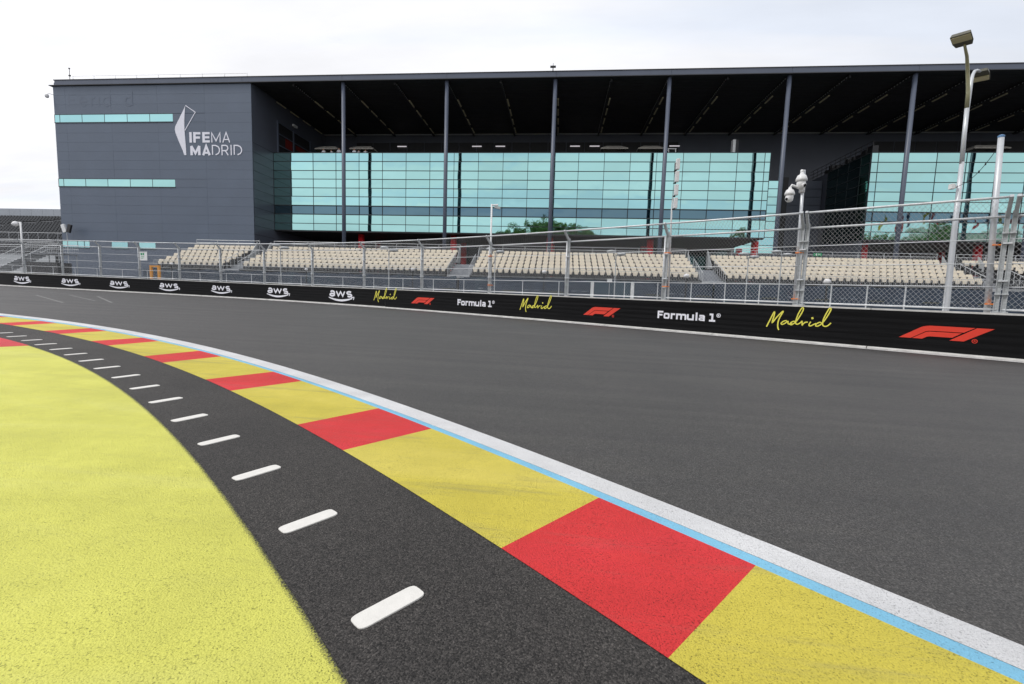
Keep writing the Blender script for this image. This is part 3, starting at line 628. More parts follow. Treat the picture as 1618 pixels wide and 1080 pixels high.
# woven wire: straight diagonals in (s,h), zigzag knuckles left to the wires' crossings
PW, PH = 0.105, 0.125
for a, b_ in zip(pairs, pairs[1:]):
    m = MB(); L_ = b_ - a; far = a < -30
    pw = PW * (1.0 if a > -14 else 1.0); k = pw / PH
    Hh = TOP - 1.15; span = Hh * k; c = -span
    while c < L_:
        for sg in (1, -1):
            pts = []
            h = 1.15
            n_ = 7
            for i in range(n_ + 1):
                hh_ = 1.15 + Hh * i / n_ if i not in (6,) else VTX
                s = (c + (hh_ - 1.15) * k) if sg > 0 else (c + span - (hh_ - 1.15) * k)
                pts.append((s, hh_))
            out = []
            for (s1, h1), (s2, h2) in zip(pts, pts[1:]):
                if max(s1, s2) < 0 or min(s1, s2) > L_: continue
                def cut(s_, h_):
                    if 0 <= s_ <= L_: return s_, h_
                    e = 0 if s_ < 0 else L_; t_ = (e - s1) / (s2 - s1); return e, h1 + (h2 - h1) * t_
                q1, q2 = cut(s1, h1), cut(s2, h2)
                if not out: out.append(q1)
                out.append(q2)
            if len(out) > 1:
                P3 = []
                for s, h in out:
                    p, t, n = B(a + s, offs(h) + 0.055 + 0.004 * sg); P3.append((p.x, p.y, p.z + h))
                m.tube(P3, 0.0027, 3, caps=False)
        c += pw
    m.build('wire_mesh', M_wire, fence, kind='stuff')
# small bright clamps sticking out at mid height, orange straps
for s in post_s:
    place_s('clamp', clamp_mesh, s, -0.11, 1.80); place_s('clamp', clamp_mesh, s, -0.11, 2.66)

# ================================================================== MAIN BUILDING
hall = thing('exhibition_hall', 'huge slate grey hall with teal mirror glass front and deep roof on slim pillars', 'building', (0, 52, 0))
def hp(m, name, mats, smooth=False, **p):           # hall parts are written in world metres
    o = m.build(name, mats, hall, smooth, **p); o.location = (0, -52, 0); return o
XL, XW, YF, YG, YB = -62.0, -36.39, 52.0, 56.0, 69.0
XR = 78.0
# left block: core and cladding sheets
m = MB(); m.box((XL + 0.12, YF + 0.045, 0), (XW - 0.06, 95, 25.3)); hp(m, 'block_core', M_slate2)
rows = [0.2 + 1.0625 * k for k in range(24)]
rows = [18.28 - 1.064 * k for k in range(18, -1, -1)] + [18.28 + 1.1 * k for k in range(1, 7)]
rows = [z for z in rows if z > -1.1] ; rows[-1] = 24.84
colx = [XL + 0.02, -60.4, -54.35, -48.3, -42.25, XW]
openings = [(-62.1, -46.33, 20.62, 21.54), (-62.1, -46.35, 13.05, 13.96), (-62.1, -58.22, 5.62, 6.41), (-55.25, -53.02, 5.62, 6.41), (-51.53, -49.29, 5.62, 6.41)]
def cut_rects(rect, holes):
    out = [rect]
    for (a, b_, c, d) in holes:
        nx = []
        for (x0, x1, z0, z1) in out:
            if b_ <= x0 or a >= x1 or d <= z0 or c >= z1: nx.append((x0, x1, z0, z1)); continue
            if z0 < c: nx.append((x0, x1, z0, c))
            if z1 > d: nx.append((x0, x1, d, z1))
            if x0 < a: nx.append((x0, a, max(z0, c), min(z1, d)))
            if x1 > b_: nx.append((b_, x1, max(z0, c), min(z1, d)))
        out = nx
    return out
M_clad = []
for k in range(4):
    f_ = 1 + (k - 1.5) * 0.012; M_clad.append(simple('slate cladding sheet tone', (0.108 * f_, 0.136 * f_, 0.185 * f_), 0.42 + 0.01 * k, 0, 0.05, 0.35))
for i in range(len(rows) - 1):
    for j in range(len(colx) - 1):
        pieces = [r_ for r_ in cut_rects((colx[j], colx[j + 1], rows[i], rows[i + 1]), openings) if r_[1] - r_[0] > 0.05 and r_[3] - r_[2] > 0.05]
        if not pieces: continue
        m = MB(); e = 0.006; dy_ = random.uniform(-0.002, 0.002)
        for (x0, x1, z0, z1) in pieces: m.box((x0 + e, YF + dy_, z0 + e), (x1 - e, YF + 0.04, z1 - e))
        hp(m, 'cladding_panel', random.choice(M_clad))
# window bands on the left block
def band(x0, x1, z0, z1, cuts):
    for a, b_ in zip(cuts, cuts[1:]):
        m = MB(); m.box((a + 0.035, YF + 0.01, z0 + 0.03), (b_ - 0.035, YF + 0.04, z1 - 0.03)); hp(m, 'window_pane', M_glass)
    m = MB(); m.box((x0, YF - 0.05, z0 - 0.07), (x1, YF + 0.08, z0 + 0.02)); m.box((x0, YF - 0.01, z1 - 0.02), (x1, YF + 0.08, z1 + 0.03))
    for c in cuts: m.box((c - 0.03, YF + 0.0, z0 + 0.02), (c + 0.03, YF + 0.08, z1 - 0.02))
    hp(m, 'window_frame', M_frame)
band(XL, -46.33, 20.62, 21.54, [XL, -61.3, -58.3, -55.3, -52.3, -49.35, -46.33]); band(XL, -46.35, 13.05, 13.96, [XL, -61.3, -58.3, -55.3, -52.3, -49.35, -46.35])
band(XL, -58.22, 5.62, 6.41, [XL, -59.9, -58.22]); band(-55.25, -53.02, 5.62, 6.41, [-55.25, -53.02]); band(-51.53, -49.29, 5.62, 6.41, [-51.53, -49.29])
# roof slab, fascia and drip edge
for a in range(0, 12):
    x0 = -61.6 + a * 12.1; x1 = min(x0 + 12.1, XR); m = MB(); m.box((x0 + 0.01, YF - 0.12, 24.93), (x1 - 0.01, YF + 0.3, 25.47)); hp(m, 'fascia_panel', M_slate2)
    if x1 >= XR: break
m = MB(); m.box((-62.3, YF - 0.22, 24.85), (XR, YF + 0.3, 24.925)); hp(m, 'drip_edge', M_black)
m = MB(); m.box((-61.7, YF - 0.16, 25.475), (XR, YF + 45, 25.56)); hp(m, 'roof_sheet', M_black)
m = MB(); m.box((XW, YF + 0.305, 24.94), (XR, YB + 1, 25.2)); hp(m, 'ceiling', M_ceil)
# ceiling: dark panel joints, perforated beams and fittings
m = MB()
for k in range(24): y = YF + 1.0 + k * 0.7; m.box((XW + 0.02, y - 0.02, 24.915), (XR, y + 0.02, 24.938))
hp(m, 'ceiling_rib', M_black, kind='stuff')
dots = MB(); beamx = [-31.4 + 6.04 * k for k in range(0, 17)]
for k, x in enumerate(beamx):
    m = MB(); m.box((x - 0.10, YF + 0.35, 24.60), (x + 0.10, YB - 0.02, 24.90)); hp(m, 'ceiling_beam', M_ceil)
    for q in range(38): y = YF + 0.7 + q * 0.42; dots.box((x - 0.125, y, 24.70), (x + 0.125, y + 0.13, 24.80))
hp(dots, 'beam_perforations', M_galvd, kind='stuff')
fm = MB(); fm.box((-0.075, -0.95, -0.05), (0.075, 0.95, 0.05)); fix_me = fm.mesh('light_fitting', M_fix)
for x in [-36.25] + beamx:
    for y in (57.5, 60.5, 63.5, 66.6):
        o = put('light_fitting', fix_me, hall, (x + (0.30 if x > -36 else 0.1), y - 52, 24.62))
# slim front pillars (the first stands against the block)
pmm = MB(); pmm.tube([(0, 0, 0), (0, 0, 24.84)], 0.22, 20); pil_me = pmm.mesh('pillar', M_slate2); pil_me.shade_smooth()
for x in (-25.35, -13.27, -1.20, 10.92, 23.05, 35.17, 47.3, 59.4, 71.5): put('pillar', pil_me, hall, (x, 0.30, 0))
# recess walls
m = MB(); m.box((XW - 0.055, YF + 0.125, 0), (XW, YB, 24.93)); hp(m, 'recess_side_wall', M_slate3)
m = MB()
for z in rows:
    if z < 18.4: m.box((XW, YF + 0.15, z - 0.02), (XW + 0.012, YG - 0.02, z + 0.02))
hp(m, 'wall_joint', M_black)
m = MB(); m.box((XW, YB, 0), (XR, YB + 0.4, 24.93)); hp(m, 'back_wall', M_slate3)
m = MB(); m.box((XW + 0.02, YB - 0.3, 24.80), (XR, YB - 0.01, 24.905)); hp(m, 'wall_head_trim', M_galvd)
# louvred openings high on the back wall
def louvres(x0, x1, n):
    for k in range(n):
        a = x0 + (x1 - x0) * k / n; b_ = x0 + (x1 - x0) * (k + 1) / n; m = MB(); m.box((a + 0.06, YB - 0.05, 22.0), (b_ - 0.06, YB - 0.01, 23.72))
        hp(m, 'louvre', M_black)
louvres(-31.4, 16.2, 18); louvres(42.0, 74, 12)
tb = MB(); tb.box((-0.7, -0.05, -0.06), (0.7, 0.05, 0.06)); tube_me = tb.mesh('tube_lamp', M_lit)
for x in (-24.2, -12.8, -9.3, 1.6, 4.4, 15.6): put('tube_lamp', tube_me, hall, (x, YB - 0.2 - 52, 23.15))
# shop front in the side wall above the terrace
m = MB(); m.box((XW + 0.002, 56.9, 17.3), (XW + 0.02, 64.6, 22.4)); hp(m, 'side_opening', M_black)
m = MB()
for y in (56.9, 60.4, 64.6): m.box((XW + 0.02, y - 0.1, 17.3), (XW + 0.16, y + 0.1, 22.5))
for z in (19.6, 21.0, 22.4): m.box((XW + 0.02, 57, z - 0.06), (XW + 0.1, 64.5, z + 0.06))
hp(m, 'opening_frame', M_slate2)
m = MB(); m.box((XW + 0.022, 58.6, 19.7), (XW + 0.04, 60.2, 20.9)); m.box((XW + 0.022, 61, 20.2), (XW + 0.04, 64, 20.8)); hp(m, 'red_wall_panel', simple('dull red panel', (0.16, 0.012, 0.008), 0.6))
fl = MB(); fl.box((0, -0.45, -0.15), (0.25, 0.45, 0.12)); fme = fl.mesh('wall_lamp', M_signw)
put('wall_lamp', fme, hall, (XW + 0.1, 60.5 - 52, 23.15)); 
# glass boxes: one pane = one part
zr = [8.75, 9.63, 10.77, 11.85, 12.97, 14.02, 15.09, 16.13, 17.23, 18.28]
def glass_wall(xs, y, z0=0, tag_='x', ribbons=True, mat=None, zlist=zr):
    fr = MB()
    for i in range(len(xs) - 1):
        for j in range(len(zlist) - 1):
            a, b_, c, d = xs[i], xs[i + 1], zlist[j], zlist[j + 1]; rib = ribbons and j == 2; e = 0.05 if rib else 0.03; yy = y + (0.05 if rib else 0.0)
            m = MB(); w2, h2 = (b_ - a) / 2 - e, (d - c) / 2 - (0.045 if rib else 0.03)
            if tag_ == 'x': m.box((a + e, yy, c + (d - c) / 2 - h2), (b_ - e, yy + 0.03, c + (d - c) / 2 + h2))
            else: m.box((y, a + e, c + (d - c) / 2 - h2), (y + 0.03, b_ - e, c + (d - c) / 2 + h2))
            if tag_ == 'x':
                tl, tw = random.gauss(0, 0.0022), random.gauss(0, 0.0022)
                m.v = [(v[0], v[1] + (v[0] - (a + b_) / 2) * tw + (v[2] - (c + d) / 2) * tl, v[2]) for v in m.v]
            hp(m, 'glass_pane', mat or (M_glassr if rib else M_glass))
    m = MB()
    for j, z in enumerate(zlist):
        hh_ = 0.055 if (ribbons and j in (2, 3)) else 0.035
        if tag_ == 'x': m.box((xs[0], y - 0.05, z - hh_), (xs[-1], y + 0.09, z + hh_))
        else: m.box((y - 0.05, xs[0], z - hh_), (y + 0.05, xs[-1], z + hh_))
    hp(m, 'transom', M_frame)
    for x in xs:
        m = MB()
        if tag_ == 'x': m.box((x - 0.024, y - 0.035, zlist[0] - 0.02), (x + 0.024, y + 0.085, zlist[-1] + 0.02))
        else: m.box((y - 0.034, x - 0.03, zlist[0] - 0.02), (y + 0.04, x + 0.03, zlist[-1] + 0.02))
        hp(m, 'mullion', M_frame)
X1 = [XW + 0.02] + [-34.14 + 2.995 * k for k in range(0, 20)] + [23.38]
glass_wall(X1, YG)
X2 = [34.08] + [34.79 + 3.0 * k for k in range(0, 15)]
glass_wall(X2, YG)
# bodies behind the glass, terrace decks, undersides
for (a, b_) in ((XW + 0.01, 23.36), (34.1, XR)):
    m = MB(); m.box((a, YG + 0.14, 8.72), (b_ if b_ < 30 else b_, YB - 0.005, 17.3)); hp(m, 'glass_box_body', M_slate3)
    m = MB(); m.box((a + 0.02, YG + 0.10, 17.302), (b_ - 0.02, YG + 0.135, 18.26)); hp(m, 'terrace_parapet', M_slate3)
    m = MB(); m.box((a + 0.02, YG - 0.02, 8.60), (b_ - 0.02, YG + 0.6, 8.715)); hp(m, 'soffit_edge', M_black)
    m = MB(); m.box((a + 0.02, YG + 0.61, 8.66), (b_ - 0.02, YB - 0.02, 8.71)); hp(m, 'soffit_shade_sheet', M_ceil)  # black sheet added below the body to deepen the shade underneath
# inner court between the boxes
glass_wall([23.45, 26.2, 28.9], 65.2, ribbons=False, zlist=[8.0 + 1.06 * k for k in range(0, 10)])
m = MB(); m.box((23.4, 65.35, 0), (34.0, YB - 0.01, 17.3)); hp(m, 'court_body', M_slate3)
m = MB(); m.box((28.95, 64.9, 0), (29.6, 65.34, 17.9)); hp(m, 'court_column', M_black)
for k in range(9): m = MB(); z = 8.0 + 1.06 * k; m.box((29.65, 65.2, z + 0.03), (33.95, 65.24, z + 1.03)); hp(m, 'court_panel', M_slate3)
glass_wall([56.1, 57.7], 34.04, tag_='y', ribbons=False, mat=glass_mat('green side glass', (0.10, 0.24, 0.20), 0.05))
glass_wall([57.75, 59.9, 62.0, 64.2], 34.04, tag_='y', ribbons=False, mat=M_glassd)
m = MB(); m.box((34.06, 56.13, 0), (34.09, YB - 0.01, 18.28)); hp(m, 'court_side_wall', M_slate3)
m = MB(); m.box((23.37, YG + 0.15, 8.72), (23.40, 65.1, 18.26)); hp(m, 'court_side_wall', M_slate3)
# ground storey: dark, mirror glazed far back
m = MB(); m.box((XW, 50.5, -0.4), (XR, 66.4, 0.06)); hp(m, 'undercroft_dark_sheet', M_black)  # black floor sheet added to cut bounced light and keep the undercroft dark
for k in (10, 11, 12):
    m = MB(); a = XW + 0.2 + k * 5.0; m.box((a, 66.5, 0.2), (a + 4.9, 66.55, 8.3)); hp(m, 'ground_floor_window', M_glassd)
m = MB(); m.box((XW, 66.6, -1), (XR, 68.9, 8.7)); hp(m, 'ground_floor_wall', M_black)
# red columns under the overhang
rc = MB(); rc.tube([(0, 0, -0.5), (0, 0, 8.6)], 0.40, 24); rc_me = rc.mesh('red_column', M_redcol); rc_me.shade_smooth()
for k in range(9):
    put('red_column', rc_me, hall, (-25.75 + 12.24 * k, 6, 0)); put('red_column', rc_me, hall, (-26.3 + 12.6 * k, 13.2, 0))
# lettering and emblem on the block
def flat(name, quads, x0, z0, y, thick, mat):
    m = MB()
    for i, q in enumerate(quads):
        yy = y - i * 0.0002; P = [(x0 + p[0], yy, z0 + p[1]) for p in q]; P2 = [(x0 + p[0], y + thick, z0 + p[1]) for p in q]
        m.face(P); n_ = len(P)
        for j in range(n_): m.face([P[j], P2[j], P2[(j + 1) % n_], P[(j + 1) % n_]])
    return hp(m, name, mat)
kx, kz = 6.64 / 808, 0.00736
def px(pts): return [((x - 490) * kx, (738 - y) * kz) for x, y in pts]
BD, LT = 0.31, 0.135
def letter(sts): 
    q = []
    for pts, wd in sts: q += ribbon(px(pts), wd)
    flat('letter', q, -44.3, 18.21, YF - 0.03, 0.02, M_letter)
letter([([(509, 738), (509, 575)], BD)])
letter([([(570, 738), (570, 575)], BD), ([(588, 594), (663, 594)], 0.26), ([(588, 660), (655, 660)], 0.26)])
letter([([(711, 738), (711, 575)], BD), ([(728, 593), (806, 593)], 0.25), ([(728, 657), (800, 657)], 0.25), ([(728, 720), (806, 720)], 0.25)])
letter([([(838, 738), (838, 588), (903, 712), (966, 588), (966, 738)], LT)])
letter([([(1006, 738), (1060, 584), (1112, 738)], LT), ([(1024, 692), (1094, 692)], LT * 0.9)])
letter([([(517, 935), (517, 790)], BD), ([(517, 790), (577, 905), (637, 790)], 0.26), ([(637, 790), (637, 935)], BD)])
letter([([(697, 935), (747, 792), (797, 935)], 0.29), ([(715, 897), (780, 897)], 0.22)])
letter([([(843, 928), (843, 783), (890, 783), (930, 800), (950, 835), (950, 876), (930, 910), (890, 928)], LT)])
letter([([(990, 935), (990, 783), (1050, 783), (1075, 797), (1082, 825), (1072, 852), (1045, 864), (996, 864)], LT), ([(1040, 864), (1084, 935)], LT)])
letter([([(1131, 935), (1131, 775)], LT)])
letter([([(1178, 928), (1178, 783), (1228, 783), (1268, 800), (1290, 835), (1290, 876), (1268, 910), (1228, 928)], LT)])
left_ = [(447, 160), (410, 235), (370, 310), (330, 385), (295, 450), (275, 490), (268, 530), (275, 580), (295, 640), (320, 710), (350, 785), (380, 860), (402, 933)]
right_ = [(447, 162), (440, 190), (434, 235), (429, 290), (424, 350), (420, 410), (418, 470), (418, 540), (420, 600), (424, 680), (428, 770), (431, 850), (433, 933)]
q = []
for i in range(len(left_) - 1): q.append(px([left_[i], right_[i], right_[i + 1], left_[i + 1]]))
flat('emblem', q, -44.3, 18.21, YF - 0.03, 0.02, M_letter)
flat('emblem', ribbon(px([(447, 162), (596, 268), (424, 548)]), 0.085), -44.3, 18.21, YF - 0.032, 0.02, M_letter)
# faint ghost of removed letters
GH = 0.20; S_ = lambda sts: [x for p, w_ in sts for x in ribbon(p, w_)]
q = S_([([(0, 0), (0, 1.5)], GH), ([(0, 1.4), (0.9, 1.4)], GH), ([(0, 0.75), (0.75, 0.75)], GH),
        (arc(1.9, 0.5, 0.45, 0.5, 0, 320, 12), GH), ([(1.5, 0.5), (2.35, 0.5)], GH), ([(3.0, 0), (3.0, 1.0)], GH), ([(3.0, 0.8), (3.5, 1.0)], GH), ([(4.0, 0), (4.0, 1.0)], GH),
        (arc(5.0, 0.5, 0.45, 0.5, 0, 350, 12), GH), ([(5.45, 0), (5.45, 1.0)], GH), (arc(7.9, 0.5, 0.45, 0.5, 0, 350, 12), GH), ([(8.35, 0), (8.35, 1.6)], GH)])
flat('ghost_lettering', q, -59.9, 22.5, YF - 0.006, 0.001, M_ghost)

# ------------------------------------------------------------------ things on the building
rail = thing('roof_guard_rail', 'thin white safety rail along the roof of the slate block', 'railing', (-49, 53, 25.56))
m = MB(); m.tube([(-11.4, 0, 0.9), (11.4, 0, 0.86)], 0.022, 6); m.build('top_rail', M_whitep, rail)
m = MB(); m.tube([(-11.4, 0, 0.45), (11.4, 0, 0.42)], 0.014, 6); m.build('mid_rail', M_whitep, rail)
for k in range(9): m = MB(); x = -11.4 + k * 2.85; m.tube([(x, 0, 0), (x + 0.1, 0, 0.9)], 0.02, 6); m.tube([(x, 0.6, 0), (x + 0.1, 0, 0.6)], 0.015, 6); m.build('rail_post', M_whitep, rail)
ant = thing('lightning_rod', 'small dark rod with a knob standing at the roof corner', 'rod', (-60.3, 52.6, 25.56))
m = MB(); m.tube([(0, 0, 0), (0, 0, 1.5)], 0.03, 6); m.lathe((0, 0, 1.5), [(0.02, 0), (0.1, 0.06), (0.1, 0.14), (0.02, 0.2)], 8); m.box((-0.12, -0.05, 0.7), (0.12, 0.05, 0.85)); m.build('rod', M_black, ant)
rv = thing('roof_camera', 'small camera bracket on the roof edge above the central pillar', 'camera', (-1.5, 51.8, 25.56))
m = MB(); m.box((-0.05, -0.05, 0), (0.05, 0.05, 0.5)); m.box((-0.3, -0.12, 0.30), (0.3, 0.1, 0.44)); m.tube([(0, 0, 0.5), (0, 0, 0.75)], 0.02, 6); m.build('camera_body', M_black, rv)
wc = thing('wall_camera', 'white dome camera on a bracket at the left corner of the slate block', 'camera', (-62.0, 51.95, 23.6))
m = MB(); m.tube([(0.1, 0.2, 0.25), (-0.3, -0.1, 0.35), (-0.55, -0.2, 0.25)], 0.04, 8); m.build('bracket', M_whitep, wc)
m = MB(); m.lathe((-0.55, -0.2, -0.2), [(0.03, 0), (0.16, 0.06), (0.2, 0.2), (0.2, 0.36), (0.1, 0.45)], 12); m.build('dome', M_whitep, wc, True)
for i, (x, tilt, mat, lb) in enumerate(((-60.45, 0.32, M_signw, 'pale floodlight leaning left at the foot of the slate block'), (-59.75, -0.32, M_black, 'dark floodlight leaning right beside the pale one'))):
    fl = thing('floodlight', lb, 'floodlight', (x, 51.0, 0.8), 0, 'floodlights in front of the slate block')
    m = MB(); m.tube([(0.35 if i == 0 else -0.35, 0, 0), (0.35 if i == 0 else -0.35, 0, 6.5)], 0.03 + 0.01 * i, 6); m.build('pole', M_galvd, fl)
    m = MB(); m.obox((0, 0, 7.0), (0.24 * math.cos(tilt), 0, 0.24 * math.sin(tilt)), (0, 0.12, 0), (-0.5 * math.sin(tilt), 0, 0.5 * math.cos(tilt))); bevel(m.build('lamp_head', mat, fl), 0.04)
# terrace people: one continuous skinned body each
def person_mesh(lean):
    vs_ = [((0, 0, 0.95), 0.15), ((0, 0, 1.2), 0.15), ((0, 0.0 - lean * 0.1, 1.42), 0.17), ((0, -lean * 0.12, 1.52), 0.065), ((0, -lean * 0.16, 1.62), 0.10), ((0, -lean * 0.17, 1.70), 0.095),
           ((0.19, -lean * 0.1, 1.42), 0.07), ((0.25, -0.08, 1.15), 0.05), ((0.16, -0.30, 1.02), 0.04), ((0.12, -0.38, 1.02), 0.035),
           ((-0.19, -lean * 0.1, 1.42), 0.07), ((-0.25, -0.08, 1.15), 0.05), ((-0.16, -0.30, 1.02), 0.04), ((-0.12, -0.38, 1.02), 0.035),
           ((0.10, 0, 0.88), 0.10), ((0.12, 0.0, 0.48), 0.065), ((0.12, 0.02, 0.08), 0.045), ((0.13, -0.12, 0.03), 0.04),
           ((-0.10, 0, 0.88), 0.10), ((-0.12, 0.0, 0.48), 0.065), ((-0.12, 0.02, 0.08), 0.045), ((-0.13, -0.12, 0.03), 0.04)]
    ed = [(0, 1), (1, 2), (2, 3), (3, 4), (4, 5), (2, 6), (6, 7), (7, 8), (8, 9), (2, 10), (10, 11), (11, 12), (12, 13), (0, 14), (14, 15), (15, 16), (16, 17), (0, 18), (18, 19), (19, 20), (20, 21)]
    me = bpy.data.meshes.new('person'); me.from_pydata([v[0] for v in vs_], ed, []); o = bpy.data.objects.new('person_build', me); C.objects.link(o)
    mod = o.modifiers.new('skin', 'SKIN')
    for k, (p, r_) in enumerate(vs_): me.skin_vertices[0].data[k].radius = (r_, r_ * 0.85)
    me.skin_vertices[0].data[0].use_root = True
    o.modifiers.new('sub', 'SUBSURF').levels = 1
    bpy.context.view_layer.update(); dg = bpy.context.evaluated_depsgraph_get(); out = bpy.data.meshes.new_from_object(o.evaluated_get(dg))
    bpy.data.objects.remove(o); out.materials.clear()
    for mt in (M_trous, M_shirt, M_skin, M_hair): out.materials.append(mt)
    for p in out.polygons:
        c = p.center
        p.material_index = 0 if c.z < 0.95 else (1 if c.z < 1.50 and c.y > -0.26 else (3 if (c.z > 1.68 or (c.z > 1.55 and c.y > -lean * 0.17 + 0.02)) else 2))
        p.use_smooth = True
    out.name = 'person'; return out
pmeshes = [person_mesh(1.0), person_mesh(0.4)]
plab = ['person in white shirt, leftmost of the group at the glass parapet', 'person in white shirt second from the left on the glass parapet', 'person in white shirt just left of the slim pillar on the terrace',
        'person in white shirt just right of the slim pillar on the terrace', 'shorter dark haired person between two others right of the pillar on the terrace', 'person in white shirt at the right end of the terrace group']
for k, (x, dz) in enumerate(((-30.38, 0.0), (-29.36, -0.12), (-28.38, 0.10), (-26.35, 0.05), (-25.74, -0.2), (-24.9, -0.1))):
    o = put('person', pmeshes[k % 2], None, (x, 57.3, 17.303 + 0.0), (0, 0, random.uniform(-0.5, 0.5))); o.scale = (1, 1, 1.07 + dz * 0.5)
    o['label'] = plab[k]; o['category'] = 'person'; o['group'] = 'people on the terrace'
# terrace parasols
lab = ['beige flat parasol behind the people left of the first pillar', 'beige flat parasol just right of the first pillar', 'beige parasol on the terrace left of the fourth pillar, nearer the middle', 'beige parasol on the terrace right beside the fourth pillar', 'beige parasol on the right hand terrace by the street lamp']
for (x0, x1), lb in zip(((-32.3, -29.2), (-27.6, -24.4), (4.5, 7.8), (9.0, 12.2), (46.4, 50.2)), lab):
    t = thing('parasol', lb, 'parasol', ((x0 + x1) / 2, 60, 17.3), 0, 'beige parasols on the terraces'); hw_ = (x1 - x0) / 2
    m = MB(); m.v += [(-hw_, -1.5, 2.35), (hw_, -1.5, 2.35), (hw_, 1.5, 2.35), (-hw_, 1.5, 2.35), (-0.55 * hw_, -0.6, 2.85), (0.55 * hw_, -0.6, 2.85), (0.55 * hw_, 0.6, 2.85), (-0.55 * hw_, 0.6, 2.85), (-hw_, -1.5, 2.2), (hw_, -1.5, 2.2), (hw_, 1.5, 2.2), (-hw_, 1.5, 2.2)]
    for q in ((0, 1, 5, 4), (1, 2, 6, 5), (2, 3, 7, 6), (3, 0, 4, 7), (4, 5, 6, 7), (8, 9, 1, 0), (9, 10, 2, 1), (10, 11, 3, 2), (11, 8, 0, 3)): m.f.append(q); m.m.append(0)
    m.build('canopy', M_canvas, t)
    for sx in (-1, 1): m = MB(); m.tube([(sx * 0.8 * hw_, 0, 0), (sx * 0.8 * hw_, 0, 2.4)], 0.04, 6); m.tube([(sx * 0.8 * hw_, 0, 1.6), (sx * 0.95 * hw_, -1.4, 2.2)], 0.03, 6); m.build('pole', M_black, t)
sp = thing('loudspeaker', 'tall white and black loudspeaker on the terrace near the right end of the glass box', 'loudspeaker', (20.0, 58, 17.3))
m = MB(); m.box((-0.25, -0.3, 0.9), (0.05, 0.3, 3.0)); m.build('front', M_signw, sp)
m = MB(); m.box((0.052, -0.28, 0.95), (0.4, 0.28, 2.95)); m.build('cabinet', M_black, sp)
m = MB(); m.tube([(-0.1, 0, 0), (-0.1, 0, 0.9)], 0.05, 6); m.tube([(-1.3, 0, 0), (-0.2, 0, 1.4)], 0.03, 6); m.build('stand', M_galv, sp)
fr = thing('white_frame', 'small white frame on the terrace just right of the fourth pillar', 'frame', (12.9, 58, 17.3))
m = MB()
for x in (-0.4, 0.4): m.box((x - 0.04, -0.04, 0), (x + 0.04, 0.04, 2.0))
m.box((-0.7, -0.04, 2.001), (0.5, 0.04, 2.08)); m.tube([(-0.6, 0, 2.0), (0.0, 0, 1.1)], 0.03, 6); m.build('frame_bars', M_signw, fr)
tr_ = thing('terrace_railing', 'dark railing and stacked gear along the edge of the right hand terrace', 'railing', (34.3, 56.3, 18.3))
for k in range(14):
    m = MB(); m.box((-0.03, k - 0.03, 0), (0.03, k + 0.03, 1.35)); m.build('rail_post', M_black, tr_)
m = MB()
for z in (0.45, 0.9, 1.32): m.tube([(0, 0, z), (0, 13, z)], 0.03, 6)
m.build('rail', M_black, tr_)
for k in range(9):
    m = MB(); a = 0.5 + k * 1.1; h = random.uniform(0.4, 1.1); m.box((0.25, a, -0.9), (0.9, a + random.uniform(0.3, 0.9), h)); m.build('crate', M_black, tr_)

# ================================================================== GRANDSTANDS
def seat_mesh(name, mat, wtop=0.222):
    m = MB(); out = [(-0.125, 0.20), (0.125, 0.20), (wtop, 0.42), (wtop - 0.005, 0.56), (wtop - 0.05, 0.605), (-wtop + 0.05, 0.605), (-wtop + 0.005, 0.56), (-wtop, 0.42)]
    n_ = len(out); k = len(m.v); m.v += [(x, -0.06 + (z - 0.2) * 0.12, z) for x, z in out] + [(x, 0.0 + (z - 0.2) * 0.12, z) for x, z in out]
    m.f.append(tuple(k + i for i in range(n_))); m.f.append(tuple(k + n_ + i for i in reversed(range(n_)))); m.m += [0, 0]
    for i in range(n_): m.f.append((k + i, k + n_ + i, k + n_ + (i + 1) % n_, k + (i + 1) % n_)); m.m.append(0)
    # tipped-up pan
    m.v += []; a = len(m.v); m.v += [(-0.13, -0.17, 0.18), (0.13, -0.17, 0.18), (0.18, -0.15, 0.42), (-0.18, -0.15, 0.42), (-0.13, -0.08, 0.16), (0.13, -0.08, 0.16), (0.18, -0.065, 0.43), (-0.18, -0.065, 0.43)]
    for q in ((0, 1, 2, 3), (7, 6, 5, 4), (0, 3, 7, 4), (1, 5, 6, 2), (3, 2, 6, 7), (0, 4, 5, 1)): m.f.append(tuple(a + i for i in q)); m.m.append(0)
    for sx in (-1, 1): m.obox((sx * 0.19, -0.05, 0.15), (0.032, 0, 0), (0, 0.10, 0), (sx * 0.03, 0, 0.24), 1)
    m.box((-0.2, -0.04, 0.02), (0.2, 0.0, 0.08), 1)
    return m.mesh(name, [mat, M_bracket])
seat_a, seat_b, seat_c = seat_mesh('seat', M_cream), seat_mesh('seat', M_creamb), seat_mesh('seat', simple('cream seat plastic slightly greyed', (0.80, 0.72, 0.59), 0.45, 0, 0.05, 0.9))
Y0, TREAD, RISE, Z0 = 36.5, 0.8, 0.338, 2.80
def pickets(m, x0, x1, y, z0, z1, step=0.115, r_=0.008):
    x = x0
    while x <= x1: m.box((x - r_, y - r_, z0), (x + r_, y + r_, z1)); x += step
M_pp = simple('pale print', (0.16, 0.19, 0.23), 0.6); M_sp = simple('straw print', (0.09, 0.09, 0.055), 0.6)
